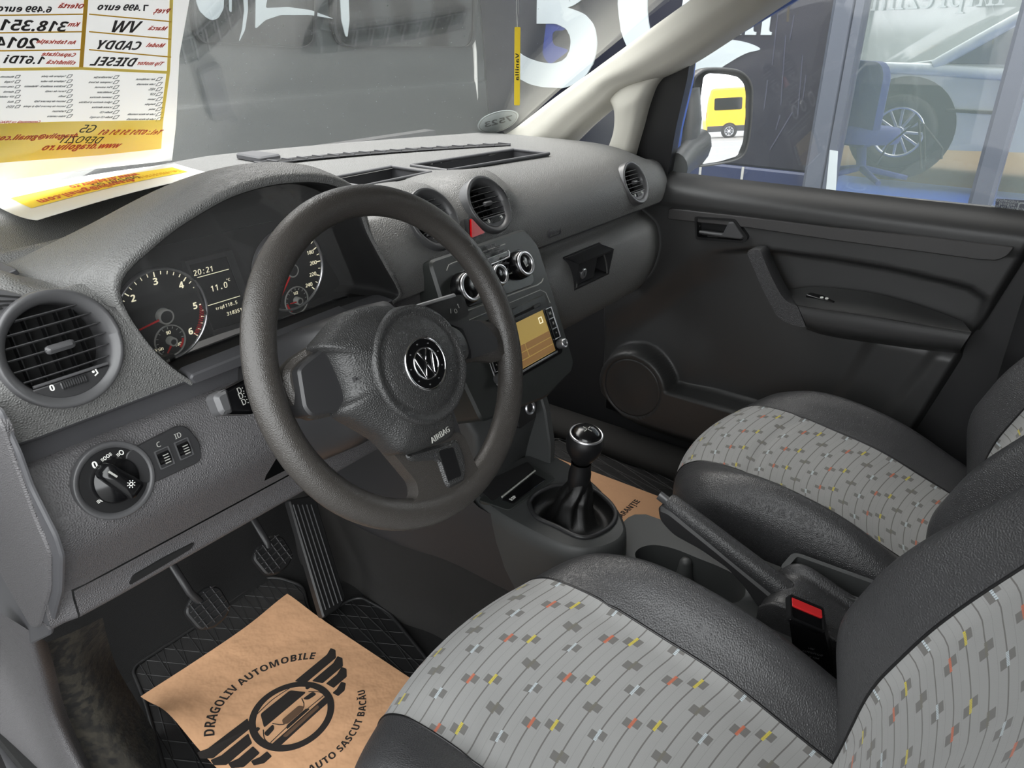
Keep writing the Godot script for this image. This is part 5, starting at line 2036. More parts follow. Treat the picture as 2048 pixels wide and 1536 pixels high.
	part("fin", b.done(), M.line, cup, mf.affine_inverse())
	b = MB.new()
	b.tube(PackedVector3Array([fx(1350, 335, 0.74), fx(1372, 310, 0.82), fx(1400, 290, 0.90)]), [Vector2(0.03, 0.035), Vector2(0.03, 0.045), Vector2(0.03, 0.05)], 14)
	b.tube(PackedVector3Array([fx(1366, 180, 0.83), fx(1371, 240, 0.83), fx(1363, 300, 0.83)]), [Vector2(0.035, 0.05)], 12, Vector3.RIGHT)
	worldpart("mirror_arm", b.done(), M.black, mt)


# --- seats
func seat_pt(off: float, b: float) -> Vector3:
	# b: 0 under the nose, 1 at the backrest
	var zp := spline_at([-0.012, 0.001, -0.004, 0.004, 0.022, 0.055, 0.12, 0.20, 0.29, 0.38, 0.47], b)
	var yp := spline_at([-0.150, -0.090, -0.050, -0.020, 0.000, 0.012, 0.010, -0.004, -0.018, -0.045, -0.072], b)
	var a := absf(off)
	var cr := spline_at([0.0, 0.0, 0.001, 0.003, 0.005, 0.008, 0.022, 0.040, 0.047, 0.020, -0.045, -0.105], a / 0.275 if a < 0.275 else 1.0)
	var y := yp + cr * (spline_at([0.2, 0.2, 0.2, 0.2, 0.25, 0.45, 0.9, 1.15, 1.0, 0.7, 0.4], b) if cr > 0 else 1.0)
	y -= 0.007 * exp(-pow((zp - 0.135) / 0.006, 2)) * ss(0.145, 0.12, a)
	var x := minf(a, 0.236)
	if a > 0.236:
		x = 0.236 - 0.004 * (a - 0.236) / 0.03
	var z := zp + 1.25 * off * off + 0.035 * ss(0.19, 0.27, a) * (1.0 - ss(0.3, 0.8, b))
	return Vector3(x * signf(off), y, z)


func spline_at(v: Array, t: float) -> float:
	var n := v.size() - 1
	var p := clampf(t, 0.0, 1.0) * n
	var i := mini(int(p), n - 1)
	return cubic_interpolate(v[i], v[i + 1], v[maxi(i - 1, 0)], v[mini(i + 2, n)], p - i)


func back_pt(off: float, s: float) -> Vector3:
	# s: height above the root of the backrest
	var a := absf(off)
	var bump := ss(-0.08, 0.13, s) * (1.0 - 0.45 * ss(0.18, 0.40, s))
	var cr := spline_at([0.0, 0.002, 0.005, 0.010, 0.016, 0.024, 0.050, 0.074, 0.085, 0.070, 0.01, -0.09], a / 0.275 if a < 0.275 else 1.0)
	var fwd := cr * (bump if cr > 0 else 1.0)
	fwd += 0.004 * sin(clampf((s - 0.05) / 0.35, 0.0, 1.0) * PI)
	var x := minf(a, 0.25) * (1.0 - 0.12 * ss(0.25, 0.6, s))
	var lean := deg_to_rad(20.0)
	return Vector3(x * signf(off), s * cos(lean) + fwd * sin(lean) * 0.5, s * sin(lean) - fwd)


func seat(called: String, label: String, at: Vector3, dz: float) -> void:
	var t := thing(called, label, "car seat", Transform3D(Basis.IDENTITY, at), "front seats")
	var halves := {}
	for which in ["cushion", "backrest"]:
		var fn: Callable = seat_pt if which == "cushion" else func(o: float, b: float) -> Vector3: return back_pt(o, lerpf(-0.10, 0.62, b)) + Vector3(0, -0.03, 0.455 + dz)
		for p in [[-0.135, 0.135, "fabric"], [0.135, 0.2749, "bolster"], [-0.2749, -0.135, "bolster"]]:
			var rows := []
			var uvs := []
			var run := 0.0
			var before := Vector3.ZERO
			for i in 81:
				var b := i / 80.0
				var r := PackedVector3Array()
				var u := PackedVector2Array()
				var c: Vector3 = fn.call(0.0, b)
				if i > 0:
					run += c.distance_to(before)
				before = c
				for j in 33:
					var o := lerpf(p[0], p[1], j / 32.0)
					if p[2] == "fabric" and which == "cushion":  # the cloth narrows at the nose
						o *= 1.0 + 0.06 * ss(0.25, 0.0, b)
					r.append(fn.call(o, b))
					u.append(Vector2(o / 0.075, run / 0.086))
				rows.append(r)
				uvs.append(u)
			var m := MB.new()
			m.grid(rows, uvs)
			part(which + "_" + p[2], m.done(), M.seat_cloth if p[2] == "fabric" else M.vinyl, t)
		for s in [-1, 1]:
			var mb := MB.new()
			var q := PackedVector3Array()
			for i in 61:
				q.append(fn.call(0.1355 * s * (1.0 + (0.06 * ss(0.25, 0.0, i / 60.0) if which == "cushion" else 0.0)), i / 60.0) - Vector3(0, 0.0008, 0))
			mb.tube(q, [0.0018], 6)
			part(which + "_piping", mb.done(), M.black, t)
	# closing the underside, sides and back
	var m := MB.new()
	var rows := []
	for e in [[0.005, 1.0], [-0.05, 1.0], [-0.10, 0.98], [-0.19, 0.94]]:
		var r := PackedVector3Array()
		for p in soften(PackedVector2Array([Vector2(-0.238, 0.06), Vector2(-0.12, 0.012), Vector2(0.12, 0.012), Vector2(0.238, 0.06), Vector2(0.238, 0.50), Vector2(-0.238, 0.50)]), 0.03, 5):
			r.append(Vector3(p.x * e[1], minf(-0.075 + e[0], -0.075 + e[0]), p.y * e[1] + 0.02))
		r.append(r[0])
		rows.append(r)
	m.grid(rows)
	part("seat_valance", m.done(), M.dark, t)
	m = MB.new()
	for s in [-1, 1]:
		m.box(Vector3(0.19 * s, -0.265 - (0.05 if at.y > 0.32 else 0.0), 0.27), Vector3(0.03, 0.03, 0.42), 0.006)
	part("seat_rail", m.done(), M.black, t)
	m = MB.new()
	rows = []
	for i in 21:
		var b := i / 20.0
		var r := PackedVector3Array()
		for j in 9:
			var o := lerpf(-0.2749, 0.2749, j / 8.0)
			var c := back_pt(0.0, lerpf(-0.10, 0.62, b)) + Vector3(0, -0.03, 0.455 + dz)
			r.append(Vector3(o * (0.245 / 0.275) * (1.0 - 0.12 * ss(0.25, 0.6, lerpf(-0.1, 0.62, b))), c.y, c.z + 0.11 + 0.02 * (1.0 - pow(o / 0.275, 2))))
		rows.append(r)
	m.grid(rows)
	var top: PackedVector3Array = rows[20]
	var fr := PackedVector3Array()
	for j in 9:
		fr.append(back_pt(lerpf(-0.2749, 0.2749, j / 8.0), 0.62) + Vector3(0, -0.03, 0.455 + dz))
	m.smooth()
	m.grid([top, fr])
	part("backrest_shell", m.done(), M.vinyl, t)


func build_seats() -> void:
	seat("driver_seat", "driver's front seat with grey patterned cloth and black bolsters, nearest the camera", Vector3(-0.375, 0.352, 0.052), 0.0)
	seat("passenger_seat", "passenger's front seat with pale patterned cloth and black bolsters, beside the far door", Vector3(0.38, 0.297, 0.062), 0.03)


# --- pedals, mats
func build_floor_things() -> void:
	var pix := [264, 1341, 398, 1254, 533, 1159, 560, 1160, 607, 1176, 617, 1222, 634, 1246, 694, 1206, 722, 1198, 778, 1228, 860, 1330, 900, 1500, 640, 1620, 340, 1580, 292, 1408]
	var f := up_frame(0.004)
	mat_thing("floor_mat", "black rubber floor mat with raised ribs in the driver's footwell", soften(flat(pix, f), 0.02), f, 0.9)
	mat_thing("floor_mat", "black rubber floor mat in the passenger footwell, under a brown paper", soften(PackedVector2Array([Vector2(0.20, 0.42), Vector2(0.60, 0.42), Vector2(0.61, -0.02), Vector2(0.20, -0.02)]), 0.04), f, 0.2)
	for e in [[415, 1213, "clutch pedal with ribbed rubber pad, nearest the driver's door", [345, 1130, 380, 1185], "clutch_pedal"], [545, 1108, "brake pedal with ribbed rubber pad, between the clutch and the accelerator", [508, 1040, 535, 1085], "brake_pedal"]]:
		var pf := frame(fz(e[0], e[1], -0.50), Vector3(0.0, 0.62, 0.78)) * Transform3D(Basis(Vector3.BACK, 0.12), Vector3.ZERO)
		var t := thing(e[4], e[2], "pedal", pf)
		var o := soften(PackedVector2Array([Vector2(-0.036, 0.016), Vector2(-0.015, 0.031), Vector2(0.018, 0.031), Vector2(0.036, 0.014), Vector2(0.032, -0.026), Vector2(0.012, -0.037), Vector2(-0.014, -0.037), Vector2(-0.034, -0.024)]), 0.008)
		var b := MB.new()
		b.slab(o, -0.010, 0.004, 0.003)
		part("pad", b.done(), M.rubber, t)
		b = MB.new()
		for k in 5:
			b.box(Vector3(0, 0.022 - 0.0115 * k, 0.005), Vector3(0.060, 0.0022, 0.004), 0.0008)
		for k in 4:
			b.box(Vector3(-0.0225 + 0.015 * k, -0.002, 0.005), Vector3(0.0022, 0.056, 0.0036), 0.0008)
		part("pad_rib", b.done(), M.dark, t)
		b = MB.new()
		var a: Array = e[3]
		b.tube(PackedVector3Array([fz(a[0], a[1] - 60, -0.60), fz(a[0], a[1], -0.545), fz(a[2], a[3], -0.51), pf * Vector3(0, 0.0, -0.008)]), [Vector2(0.0045, 0.007)], 10, Vector3.RIGHT)
		worldpart("arm", b.done(), M.dark, t)
	var af := frame(fy(664, 1222, 0.02), Vector3(0.1, 0.55, 0.84))
	var ac := thing("accelerator_pedal", "long ribbed black accelerator pedal beside the tunnel", "pedal", af)
	var ao := soften(flat([575, 1000, 628, 990, 690, 1196, 678, 1216, 645, 1238], af), 0.006)
	var b2 := MB.new()
	b2.slab(ao, -0.012, 0.004, 0.003)
	part("pad", b2.done(), M.rubber, ac)
	b2 = MB.new()
	for k in 5:
		var w := 0.1 + 0.2 * k
		var p0 := fl(lerpf(580, 624, w), 1010, af)
		var p1 := fl(lerpf(646, 686, w), 1222 - 22 * w, af)
		b2.tube(PackedVector3Array([v3(p0, 0.004), v3(p1, 0.004)]), [0.0022], 6, Vector3.BACK)
	part("pad_rib", b2.done(), M.dark, ac)


func mat_thing(called: String, label: String, o: PackedVector2Array, f: Transform3D, shine: float) -> void:
	var t := thing(called, label, "floor mat", f, "rubber floor mats")
	var b := MB.new()
	b.slab(o, -0.004, 0.004, 0.002)
	part("sheet", b.done(), M.rubber, t)
	b = MB.new()
	var edge := PackedVector3Array()
	for p in o:
		edge.append(Vector3(p.x, p.y, 0.005))
	edge.append(edge[0])
	b.tube(edge, [0.0035], 8, Vector3.BACK)
	part("rim", b.done(), M.rubber, t)
	b = MB.new()
	for fam in [0.0, 1.22, -1.05]:
		var d := Vector2(sin(fam) * 0.35 + 0.18, 1).normalized() if fam == 0.0 else Vector2(cos(fam), sin(fam))
		var n := Vector2(-d.y, d.x)
		for k in range(-50, 50):
			var q := n * (0.030 * k)
			for line in Geometry2D.intersect_polyline_with_polygon(PackedVector2Array([q - d * 2.0, q + d * 2.0]), o):
				var a: Vector2 = line[0]
				var e: Vector2 = line[line.size() - 1]
				if a.distance_to(e) > 0.01:
					b.tube(PackedVector3Array([v3(a, 0.004), v3(e, 0.004)]), [Vector2(0.0016, 0.0020 if fam == 0.0 else 0.0010)], 5, Vector3.BACK)
	var r := part("rib", b.done(), M.rubber, t)
	r.set_meta("kind", "stuff")


# --- papers
func build_papers() -> void:
	kraft_sheet()
	kraft_second()
	price_sheet()
	dash_sheet()
	# hanging tag and windscreen sticker
	var dep := 1.12
	var top := CP + ray(1035, 62) * dep
	var low := CP + ray(1034, 206) * dep
	var tf := frame((top + low) / 2, CP - top, top - low)
	var t := thing("hanging_tag", "narrow yellow paper tag hanging on a thin string in front of the windscreen", "tag", tf)
	var b := MB.new()
	var hh := top.distance_to(low) / 2
	b.slab(rrect(0.0088, hh * 2, 0.0015), -0.0006, 0.0006, 0.0002)
	part("card", b.done(), M.yellow, t)
	part("print", letters("Vanilla", 0.009, 0.0003, true), M.ink, t, Transform3D(Basis(Vector3.BACK, PI / 2) * Basis.from_scale(Vector3(-1.3, 0.8, 1)), Vector3(0, 0, 0.0007)))
	b = MB.new()
	b.tube(PackedVector3Array([Vector3(0, hh - 0.002, 0), Vector3(0.0012, hh + 0.02, 0), Vector3(0.0004, hh + 0.25, 0)]), [0.0004], 5)
	b.tube(PackedVector3Array([Vector3(0, hh - 0.002, 0), Vector3(-0.0015, hh + 0.02, 0), Vector3(0.0004, hh + 0.25, 0)]), [0.0004], 5)
	part("string", b.done(), M.white, t)
	var gp := Vector3(0.58, 0.835, -0.66)
	var gf := frame(fp(998, 243, gp, Vector3(-0.30, -0.74, 0.52)), Vector3(-0.30, -0.74, 0.52))
	t = thing("windscreen_sticker", "oval pale sticker with dark digits in the lower corner of the windscreen", "sticker", gf)
	var el := spline2(flat([955, 252, 968, 234, 1000, 222, 1028, 222, 1037, 232, 1024, 250, 994, 264, 966, 264], gf), 40, true)
	b = MB.new()
	b.slab(el, -0.0004, 0.0004, 0.0)
	part("film", b.done(), M.decal, t)
	var c := Vector2.ZERO
	for p in el:
		c += p / el.size()
	b = MB.new()
	var inner := PackedVector2Array()
	var inner2 := PackedVector2Array()
	for p in el:
		inner.append(c + (p - c) * 0.93)
		inner2.append(c + (p - c) * 0.90)
	b.frame_ring(inner, inner2, 0.0, 0.0008)
	part("outline", b.done(), M.ring, t)
	var e0 := fl(972, 249, gf)
	var e1 := fl(1022, 236, gf)
	part("digits", letters("7523", e0.distance_to(e1) * 0.52, 0.0004, true), M.ink, t, at2(c.x, c.y, (e1 - e0).angle(), 0.0005) * Transform3D(Basis.from_scale(Vector3(-1, 1, 1)), Vector3.ZERO))


func kraft_pt(p: Vector3) -> Vector3:
	# p.x to the right, p.y towards the front, from the sheet's centre
	var x := p.x
	var z := -p.y
	var lift := 0.030 * exp(-(pow(x + 0.165, 2) + pow(z + 0.12, 2)) / 0.004) + 0.010 * exp(-(pow(x - 0.148, 2) + pow(z + 0.21, 2)) / 0.004)
	lift += 0.003 * sin(x * 19.0 + 0.7) * sin(z * 13.0)
	return Vector3(-0.398 + x, 0.0155 + lift + p.z, -0.272 + z)


func sheet_mesh(w: float, h: float, put: Callable) -> ArrayMesh:
	var b := MB.new()
	for lay in [0.0, -0.0004]:
		b.smooth()
		var rows := []
		for i in 41:
			var r := PackedVector3Array()
			for j in 31:
				r.append(put.call(Vector3(lerpf(-w / 2, w / 2, j / 30.0), lerpf(h / 2, -h / 2, i / 40.0), lay)))
			rows.append(r)
		b.grid(rows)
	return b.done()


# lettering round an arc; each letter a mesh with its place
func arc_text(s: String, c: Vector2, r: float, mid: float, size: float, outside: bool) -> Array:
	var out := []
	var w := PackedFloat32Array()
	var total := 0.0
	var fnt: Font = letters("A", size, 0.0004, true).font
	for ch in s:
		var a: float = fnt.get_string_size(ch, HORIZONTAL_ALIGNMENT_LEFT, -1, 48).x * size / 48.0 * 1.04
		w.append(a)
		total += a
	var run := -total / 2
	for i in s.length():
		var at := run + w[i] / 2
		run += w[i]
		if s[i] == " ":
			continue
		var ang := mid - at / r if outside else mid + at / r
		out.append([letters(s[i], size, 0.0004, true), at2(c.x + cos(ang) * r, c.y + sin(ang) * r, ang - PI / 2 if outside else ang + PI / 2, 0.0006)])
	return out


func kraft_sheet() -> void:
	var t := thing("paper_floor_mat", "brown paper floor mat printed with a winged car emblem in the driver's footwell", "paper mat", Transform3D(Basis.IDENTITY, kraft_pt(Vector3.ZERO)))
	worldpart("sheet", sheet_mesh(0.300, 0.424, kraft_pt), M.kraft, t)
	# emblem, in the sheet's own plane: x right, y to the front
	var o := Vector2(-0.020, -0.016)
	var tilt := 0.02
	worldpart("lettering", bent(arc_text("DRAGOLIV AUTOMOBILE", o + Vector2(0.0, -0.003), 0.1265, PI / 2 + 0.02, 0.0208, true), kraft_pt), M.kraft_ink, t)
	worldpart("lettering", bent(arc_text("PARC AUTO SASCUT BACĂU", o + Vector2(0.002, 0.0), 0.112, -PI / 2 + 0.08, 0.0165, false), kraft_pt), M.kraft_ink, t)
	var b := MB.new()
	b.frame_ring(disc(0.0675, 72, o), disc(0.0565, 72, o), 0.0, 0.0006)
	worldpart("emblem_ring", bent_mesh(b), M.kraft_ink, t)
	# wings: four feathers on each side
	b = MB.new()
	for s in [-1, 1]:
		b = MB.new()
		for k in 4:
			var yc: float = [0.042, 0.0175, -0.0065, -0.0285][k]
			var hw: float = [0.0095, 0.0095, 0.0090, 0.0065][k]
			var tip: float = [0.134, 0.128, 0.115, 0.092][k]
			var x0: float = sqrt(maxf(0.071 * 0.071 - pow(absf(yc) + hw, 2), 0.0)) + 0.002
			var pts := PackedVector2Array([Vector2(x0 - 0.006 * (0.5 if k < 2 else -0.5), yc + hw), Vector2(tip - 0.014, yc + hw), Vector2(tip, yc + hw + 0.006), Vector2(tip + 0.002, yc + hw * 0.5), Vector2(tip - 0.010, yc - hw), Vector2(x0 + 0.004, yc - hw)])
			for i in pts.size():
				pts[i] = Vector2(pts[i].x * s, pts[i].y).rotated(tilt) + o
			b.slab(soften(pts, 0.0018, 3), 0.0, 0.0006, 0.0, false)
		worldpart("emblem_wing", bent_mesh(b), M.kraft_ink, t)
	# the car in the ring, seen from the front
	b = MB.new()
	var shapes := [
		[-0.030, 0.042, 0.030, 0.042, 0.043, 0.016, -0.043, 0.016],
		[-0.050, 0.008, -0.030, 0.010, -0.034, 0.001, -0.050, -0.002], [0.050, 0.008, 0.030, 0.010, 0.034, 0.001, 0.050, -0.002],
		[-0.056, -0.018, 0.056, -0.018, 0.050, -0.031, -0.050, -0.031],
		[-0.060, 0.024, -0.048, 0.026, -0.047, 0.019, -0.058, 0.018], [0.060, 0.024, 0.048, 0.026, 0.047, 0.019, 0.058, 0.018],
		[-0.020, -0.010, -0.024, -0.016, 0.024, -0.016, 0.020, -0.010]]
	for sh in shapes:
		var pts := PackedVector2Array()
		for k in range(0, sh.size(), 2):
			pts.append(Vector2(sh[k], sh[k + 1]).rotated(tilt) + o)
		b.slab(soften(pts, 0.004), 0.0, 0.0007, 0.0, false)
	for l in [[-0.046, 0.014, -0.056, -0.004, -0.054, -0.030], [0.046, 0.014, 0.056, -0.004, 0.054, -0.030], [-0.030, 0.012, -0.018, -0.006, 0.018, -0.006, 0.030, 0.012], [-0.034, 0.046, 0.0, 0.050, 0.034, 0.046], [-0.054, -0.014, 0.0, -0.012, 0.054, -0.014]]:
		var q := PackedVector3Array()
		for k in range(0, l.size(), 2):
			var p := Vector2(l[k], l[k + 1]).rotated(tilt) + o
			q.append(Vector3(p.x, p.y, 0.0004))
		b.tube(spline(q, 10), [Vector2(0.0008, 0.0003)], 4, Vector3.BACK)
	worldpart("emblem_car", bent_mesh(b), M.kraft_ink, t)
	b = MB.new()
	for sh in [[-0.017, 0.0045, 0.017, 0.0045, 0.021, -0.004, 0.015, -0.009, -0.015, -0.009, -0.021, -0.004], [-0.036, -0.0205, 0.036, -0.0205, 0.034, -0.027, -0.034, -0.027]]:
		var pts := PackedVector2Array()
		for k in range(0, sh.size(), 2):
			pts.append(Vector2(sh[k], sh[k + 1]).rotated(tilt) + o)
		b.slab(soften(pts, 0.003), 0.0, 0.0009, 0.0, false)
	worldpart("emblem_grille", bent_mesh(b), M.kraft_brown, t)


func spline_soft(p: PackedVector2Array) -> PackedVector2Array:
	return soften(p, 0.008, 5)


# a flat build laid onto the driver's paper
func bent_mesh(b: MB) -> ArrayMesh:
	var a := b.done().surface_get_arrays(0)
	var vs: PackedVector3Array = a[Mesh.ARRAY_VERTEX]
	var m := MB.new()
	m.hard()
	for i in a[Mesh.ARRAY_INDEX]:
		m.v(kraft_pt(vs[i]))
	return m.done()


func kraft_second() -> void:
	var p0 := fy(1235, 1036, 0.013)
	var p1 := fy(1274, 1002, 0.013)
	var f := up_frame(0.012)
	var t := thing("paper_floor_mat", "brown paper floor mat half hidden between the console and the passenger seat", "paper mat", f)
	var b := MB.new()
	b.slab(PackedVector2Array([Vector2(0.205, 0.372), Vector2(0.507, 0.372), Vector2(0.507, -0.05), Vector2(0.205, -0.05)]), -0.0004, 0.0, 0.0)
	part("sheet", b.done(), M.kraft, t)
	var d := p1 - p0
	var mid := (p0 + p1) / 2
	part("lettering", letters("GARANŢIE", d.length() * 0.23, 0.0005, true), M.kraft_ink, t, at2(mid.x, -mid.z, atan2(-d.z, d.x), 0.0004))


# the price sheet on the windscreen, printed for outside: from here its print shows through mirrored
func price_sheet() -> void:
	var n := Vector3(0.33, -1.5, 1.0)
	var f := frame(Vector3(-0.2, 0.79, -0.805), n)
	var t := thing("price_sheet", "white and yellow price sheet stuck inside the windscreen, its print seen mirrored from behind", "price sheet", f)
	var o := flat([-260, 394, -300, -120, 392, -120, 379, 0, 359, 110, 352, 250, 344, 321, 170, 340, 0, 363], f)
	var b := MB.new()
	for piece in Geometry2D.clip_polygons(o, flat([-260, 262, 0, 247, 130, 243, 326, 240, 322, 297, 200, 310, 0, 325, -260, 346], f)):
		b.slab(piece, -0.0003, 0.0, 0.0, false)
	part("sheet", b.done(), M.paper, t)
	var bar := func(l: Array, m: Material, called: String) -> void:
		var mb := MB.new()
		mb.slab(flat(l, f), 0.0, 0.0004, 0.0, false)
		part(called, mb.done(), m, t)
	bar.call([-260, 262, 0, 247, 130, 243, 326, 240, 322, 297, 200, 310, 0, 325, -260, 346], M.yellow, "yellow_band")
	bar.call([344, -120, 351, -120, 340, 142, 326, 242, 320, 242, 334, 140], M.yellow, "frame_line")
	bar.call([-260, 139, 160, 134, 334, 142, 334, 147, 160, 139, -260, 145], M.yellow, "frame_line")
	var amber := mat("paper_amber", Color(0.90, 0.70, 0.12), 0.7)
	bar.call([170, -120, 180, -120, 176, 0, 166, 134, 158, 134, 168, 0], amber, "frame_line")
	for y in [27, 62, 98]:
		bar.call([-260, y + 6, 168, y, 168, y + 2, -260, y + 8], amber, "row_line")
		bar.call([178, y, 342, y + 15, 342, y + 17, 178, y + 2], amber, "row_line")
	var wr := func(s: String, u: float, v: float, w: float, m: Material, tilt: float, bold: bool, called: String) -> void:
		var a := fl(u - w / 2, v - tilt * w / 2, f)
		var e := fl(u + w / 2, v + tilt * w / 2, f)
		var tm := letters(s, 0.02, 0.0003, bold)
		var k: float = a.distance_to(e) / tm.get_aabb().size.x
		var q := (a + e) / 2
		part(called, tm, m, t, at2(q.x, q.y, (e - a).angle(), 0.0006) * Transform3D(Basis(Vector3(-k, 0, 0), Vector3(-0.22 * k if called == "handwriting" else 0.0, k, 0), Vector3.BACK), Vector3.ZERO))
	for e in [["Preţ", 324, 21, 28], ["Marcă", 315, 56, 34], ["Model", 311, 90, 33], ["Tip motor", 300, 126, 50], ["Ofertă", 142, 11, 48], ["Km", 147, 48, 20], ["An fabricaţie", 112, 83, 78], ["Capacitate", 117, 108, 66], ["cilindrică", 122, 124, 56]]:
		wr.call(e[0], e[1], e[2], e[3], M.paper_red, 0.03, true, "print_label")
	for e in [["7.499 euro", 244, 14, 98], ["VW", 250, 53, 56], ["CADDY", 237, 90, 88], ["DIESEL", 227, 123, 86], ["6.499 euro", 48, 17, 108], ["318.351", 66, 51, 130], ["2014", 32, 85, 84], ["1.6TDi", 48, 119, 78]]:
		wr.call(e[0], e[1], e[2], e[3], M.ink, 0.03, true, "handwriting")
	wr.call("Tel.: 0751 51 51 61", 260, 264, 122, M.paper_red, 0.0, true, "print_label")
	wr.call("dragoliv@gmail.com", 68, 273, 172, M.paper_red, -0.03, true, "print_label")
	wr.call("www.dragoliv.ro", 163, 292, 154, M.paper_red, -0.03, true, "print_label")
	wr.call("DEPOZIT", 162, 279, 82, M.ink, 0.02, false, "handwriting")
	wr.call("G5", 176, 257, 28, M.ink, 0.02, false, "handwriting")
	wr.call("Consemnată cu DRAGOLIV", 30, 243, 100, M.paper_red, -0.01, false, "print_label")
	# the list of boxes and lines, in four columns
	var grey := mat("print_grey", Color(0.45, 0.47, 0.47), 0.8)
	var lists := [
		[318, 158, ["Aer condiţionat", "Cutie automată", "ABS", "ESP", "Xenon", "Navigaţie", "Airbag", "Cutie de viteze manuală", "Cutie de viteze automată"], [38, 36, 12, 10, 14, 20, 12, 54, 56]],
		[232, 154, ["Servodirecţie", "Computer de bord", "Pilot automat", "Imobilizator", "Geamuri electrice", "Oglinzi electrice și încălzite", "Scaune electrice", "Radio CD", "Radio CD cu mp3"], [36, 46, 34, 30, 44, 66, 40, 24, 44]],
		[139, 152, ["Tapiţerie din piele", "Tapiţerie din velur", "Încălzire auxiliară - Webasto", "Faruri de ceaţă", "Isofix", "Senzori de parcare faţă", "Senzori de parcare faţă și spate", "Parbrizuri", "Video camera"], [48, 50, 82, 40, 14, 62, 84, 26, 36]],
		[35, 153, ["Bluetooth", "Trapă", "Cârlig remorcare", "Alarmă", "ITP valabil", "4x4", "EDS"], [26, 18, 36, 20, 30, 12, 14]]]
	var all := []
	b = MB.new()
	for l in lists:
		for k in l[2].size():
			var v: float = l[1] + 10.0 * k
			var q := flat([l[0] - 4, v - 4, l[0] + 4, v - 4, l[0] + 4, v + 4, l[0] - 4, v + 4], f)
			var c := (q[0] + q[2]) / 2
			var s := (q[1] - q[0]).length()
			b.frame_ring(rrect(s, s, 0.0002, c, 1), rrect(s * 0.82, s * 0.82, 0.0002, c, 1), 0.0, 0.0004)
			var a := fl(l[0] - 8 - l[3][k], v, f)
			var e := fl(l[0] - 8, v, f)
			var tm := letters(l[2][k], 0.006, 0.0003)
			var kk: float = a.distance_to(e) / tm.get_aabb().size.x
			var m := (a + e) / 2
			all.append([tm, at2(m.x, m.y, (e - a).angle(), 0.0004) * Transform3D(Basis.from_scale(Vector3(-kk, kk, 1)), Vector3.ZERO)])
	part("tick_box", b.done(), grey, t).set_meta("kind", "stuff")
	part("small_print", bent(all, keep), grey, t).set_meta("kind", "stuff")


# a second copy lying face up on the dashboard, upside down from here, its near edge curling up
func dash_sheet() -> void:
	var cor := [fy(-40, 392, 0.797), fy(350, 327, 0.797), fy(432, 352, 0.802), fy(75, 440, 0.818) - Vector3(0, 0.016, 0)]
	var put := func(p: Vector3) -> Vector3:
		# p.x 0..1 left to right, p.y 0..1 far to near
		var a: Vector3 = cor[0].lerp(cor[1], p.x)
		var e: Vector3 = cor[3].lerp(cor[2], p.x)
		var q := a.lerp(e, p.y)
		q.y += 0.016 * pow(p.y, 3.0) * (1.0 - 0.8 * p.x) + 0.004 * sin(p.x * PI) + p.z
		return q
	var t := thing("loose_price_sheet", "white and yellow printed sheet lying on the dashboard beside the instrument hood", "price sheet", Transform3D(Basis.IDENTITY, put.call(Vector3(0.5, 0.5, 0))))
	worldpart("sheet", sheet_mesh(1.0, 1.0, func(p: Vector3) -> Vector3: return put.call(Vector3(p.x + 0.5, 0.5 - p.y, p.z))), M.paper, t)
	var b := MB.new()
	var rows := []
	for i in 9:
		var r := PackedVector3Array()
		for j in 21:
			r.append(put.call(Vector3(lerpf(0.08, 0.93, j / 20.0), lerpf(0.22, 0.60, i / 8.0), 0.0006)))
		rows.append(r)
	b.grid(rows)
	worldpart("yellow_band", b.done(), M.yellow, t)
	var wr := func(s: String, x: float, y: float, w: float, h: float, m: Material, called: String) -> void:
		var tm := letters(s, 0.02, 0.0003, called == "print_label")
		var k: float = w / tm.get_aabb().size.x
		worldpart(called, bent([[tm, Transform3D(Basis.from_scale(Vector3(-k, h / 0.02, 1)), Vector3(x, y, 0.001))]], put), m, t)
	wr.call("www.dragoliv.ro", 0.52, 0.30, 0.36, 0.17, M.paper_red, "print_label")
	wr.call("dragoliv@gmail.com", 0.38, 0.50, 0.48, 0.17, M.paper_red, "print_label")
	wr.call("Tel.: 0751 51 51 61", 0.78, 0.46, 0.26, 0.14, amber_ink(), "print_label")
	wr.call("DEPOZIT G5", 0.55, 0.41, 0.24, 0.15, M.ink, "handwriting")


func amber_ink() -> Material:
	return M.paper_amber


# --- outside: the parking ground, a dark van ahead, the showroom front beside the car, a yellow van behind
const GY := -0.42
const FXX := 3.0


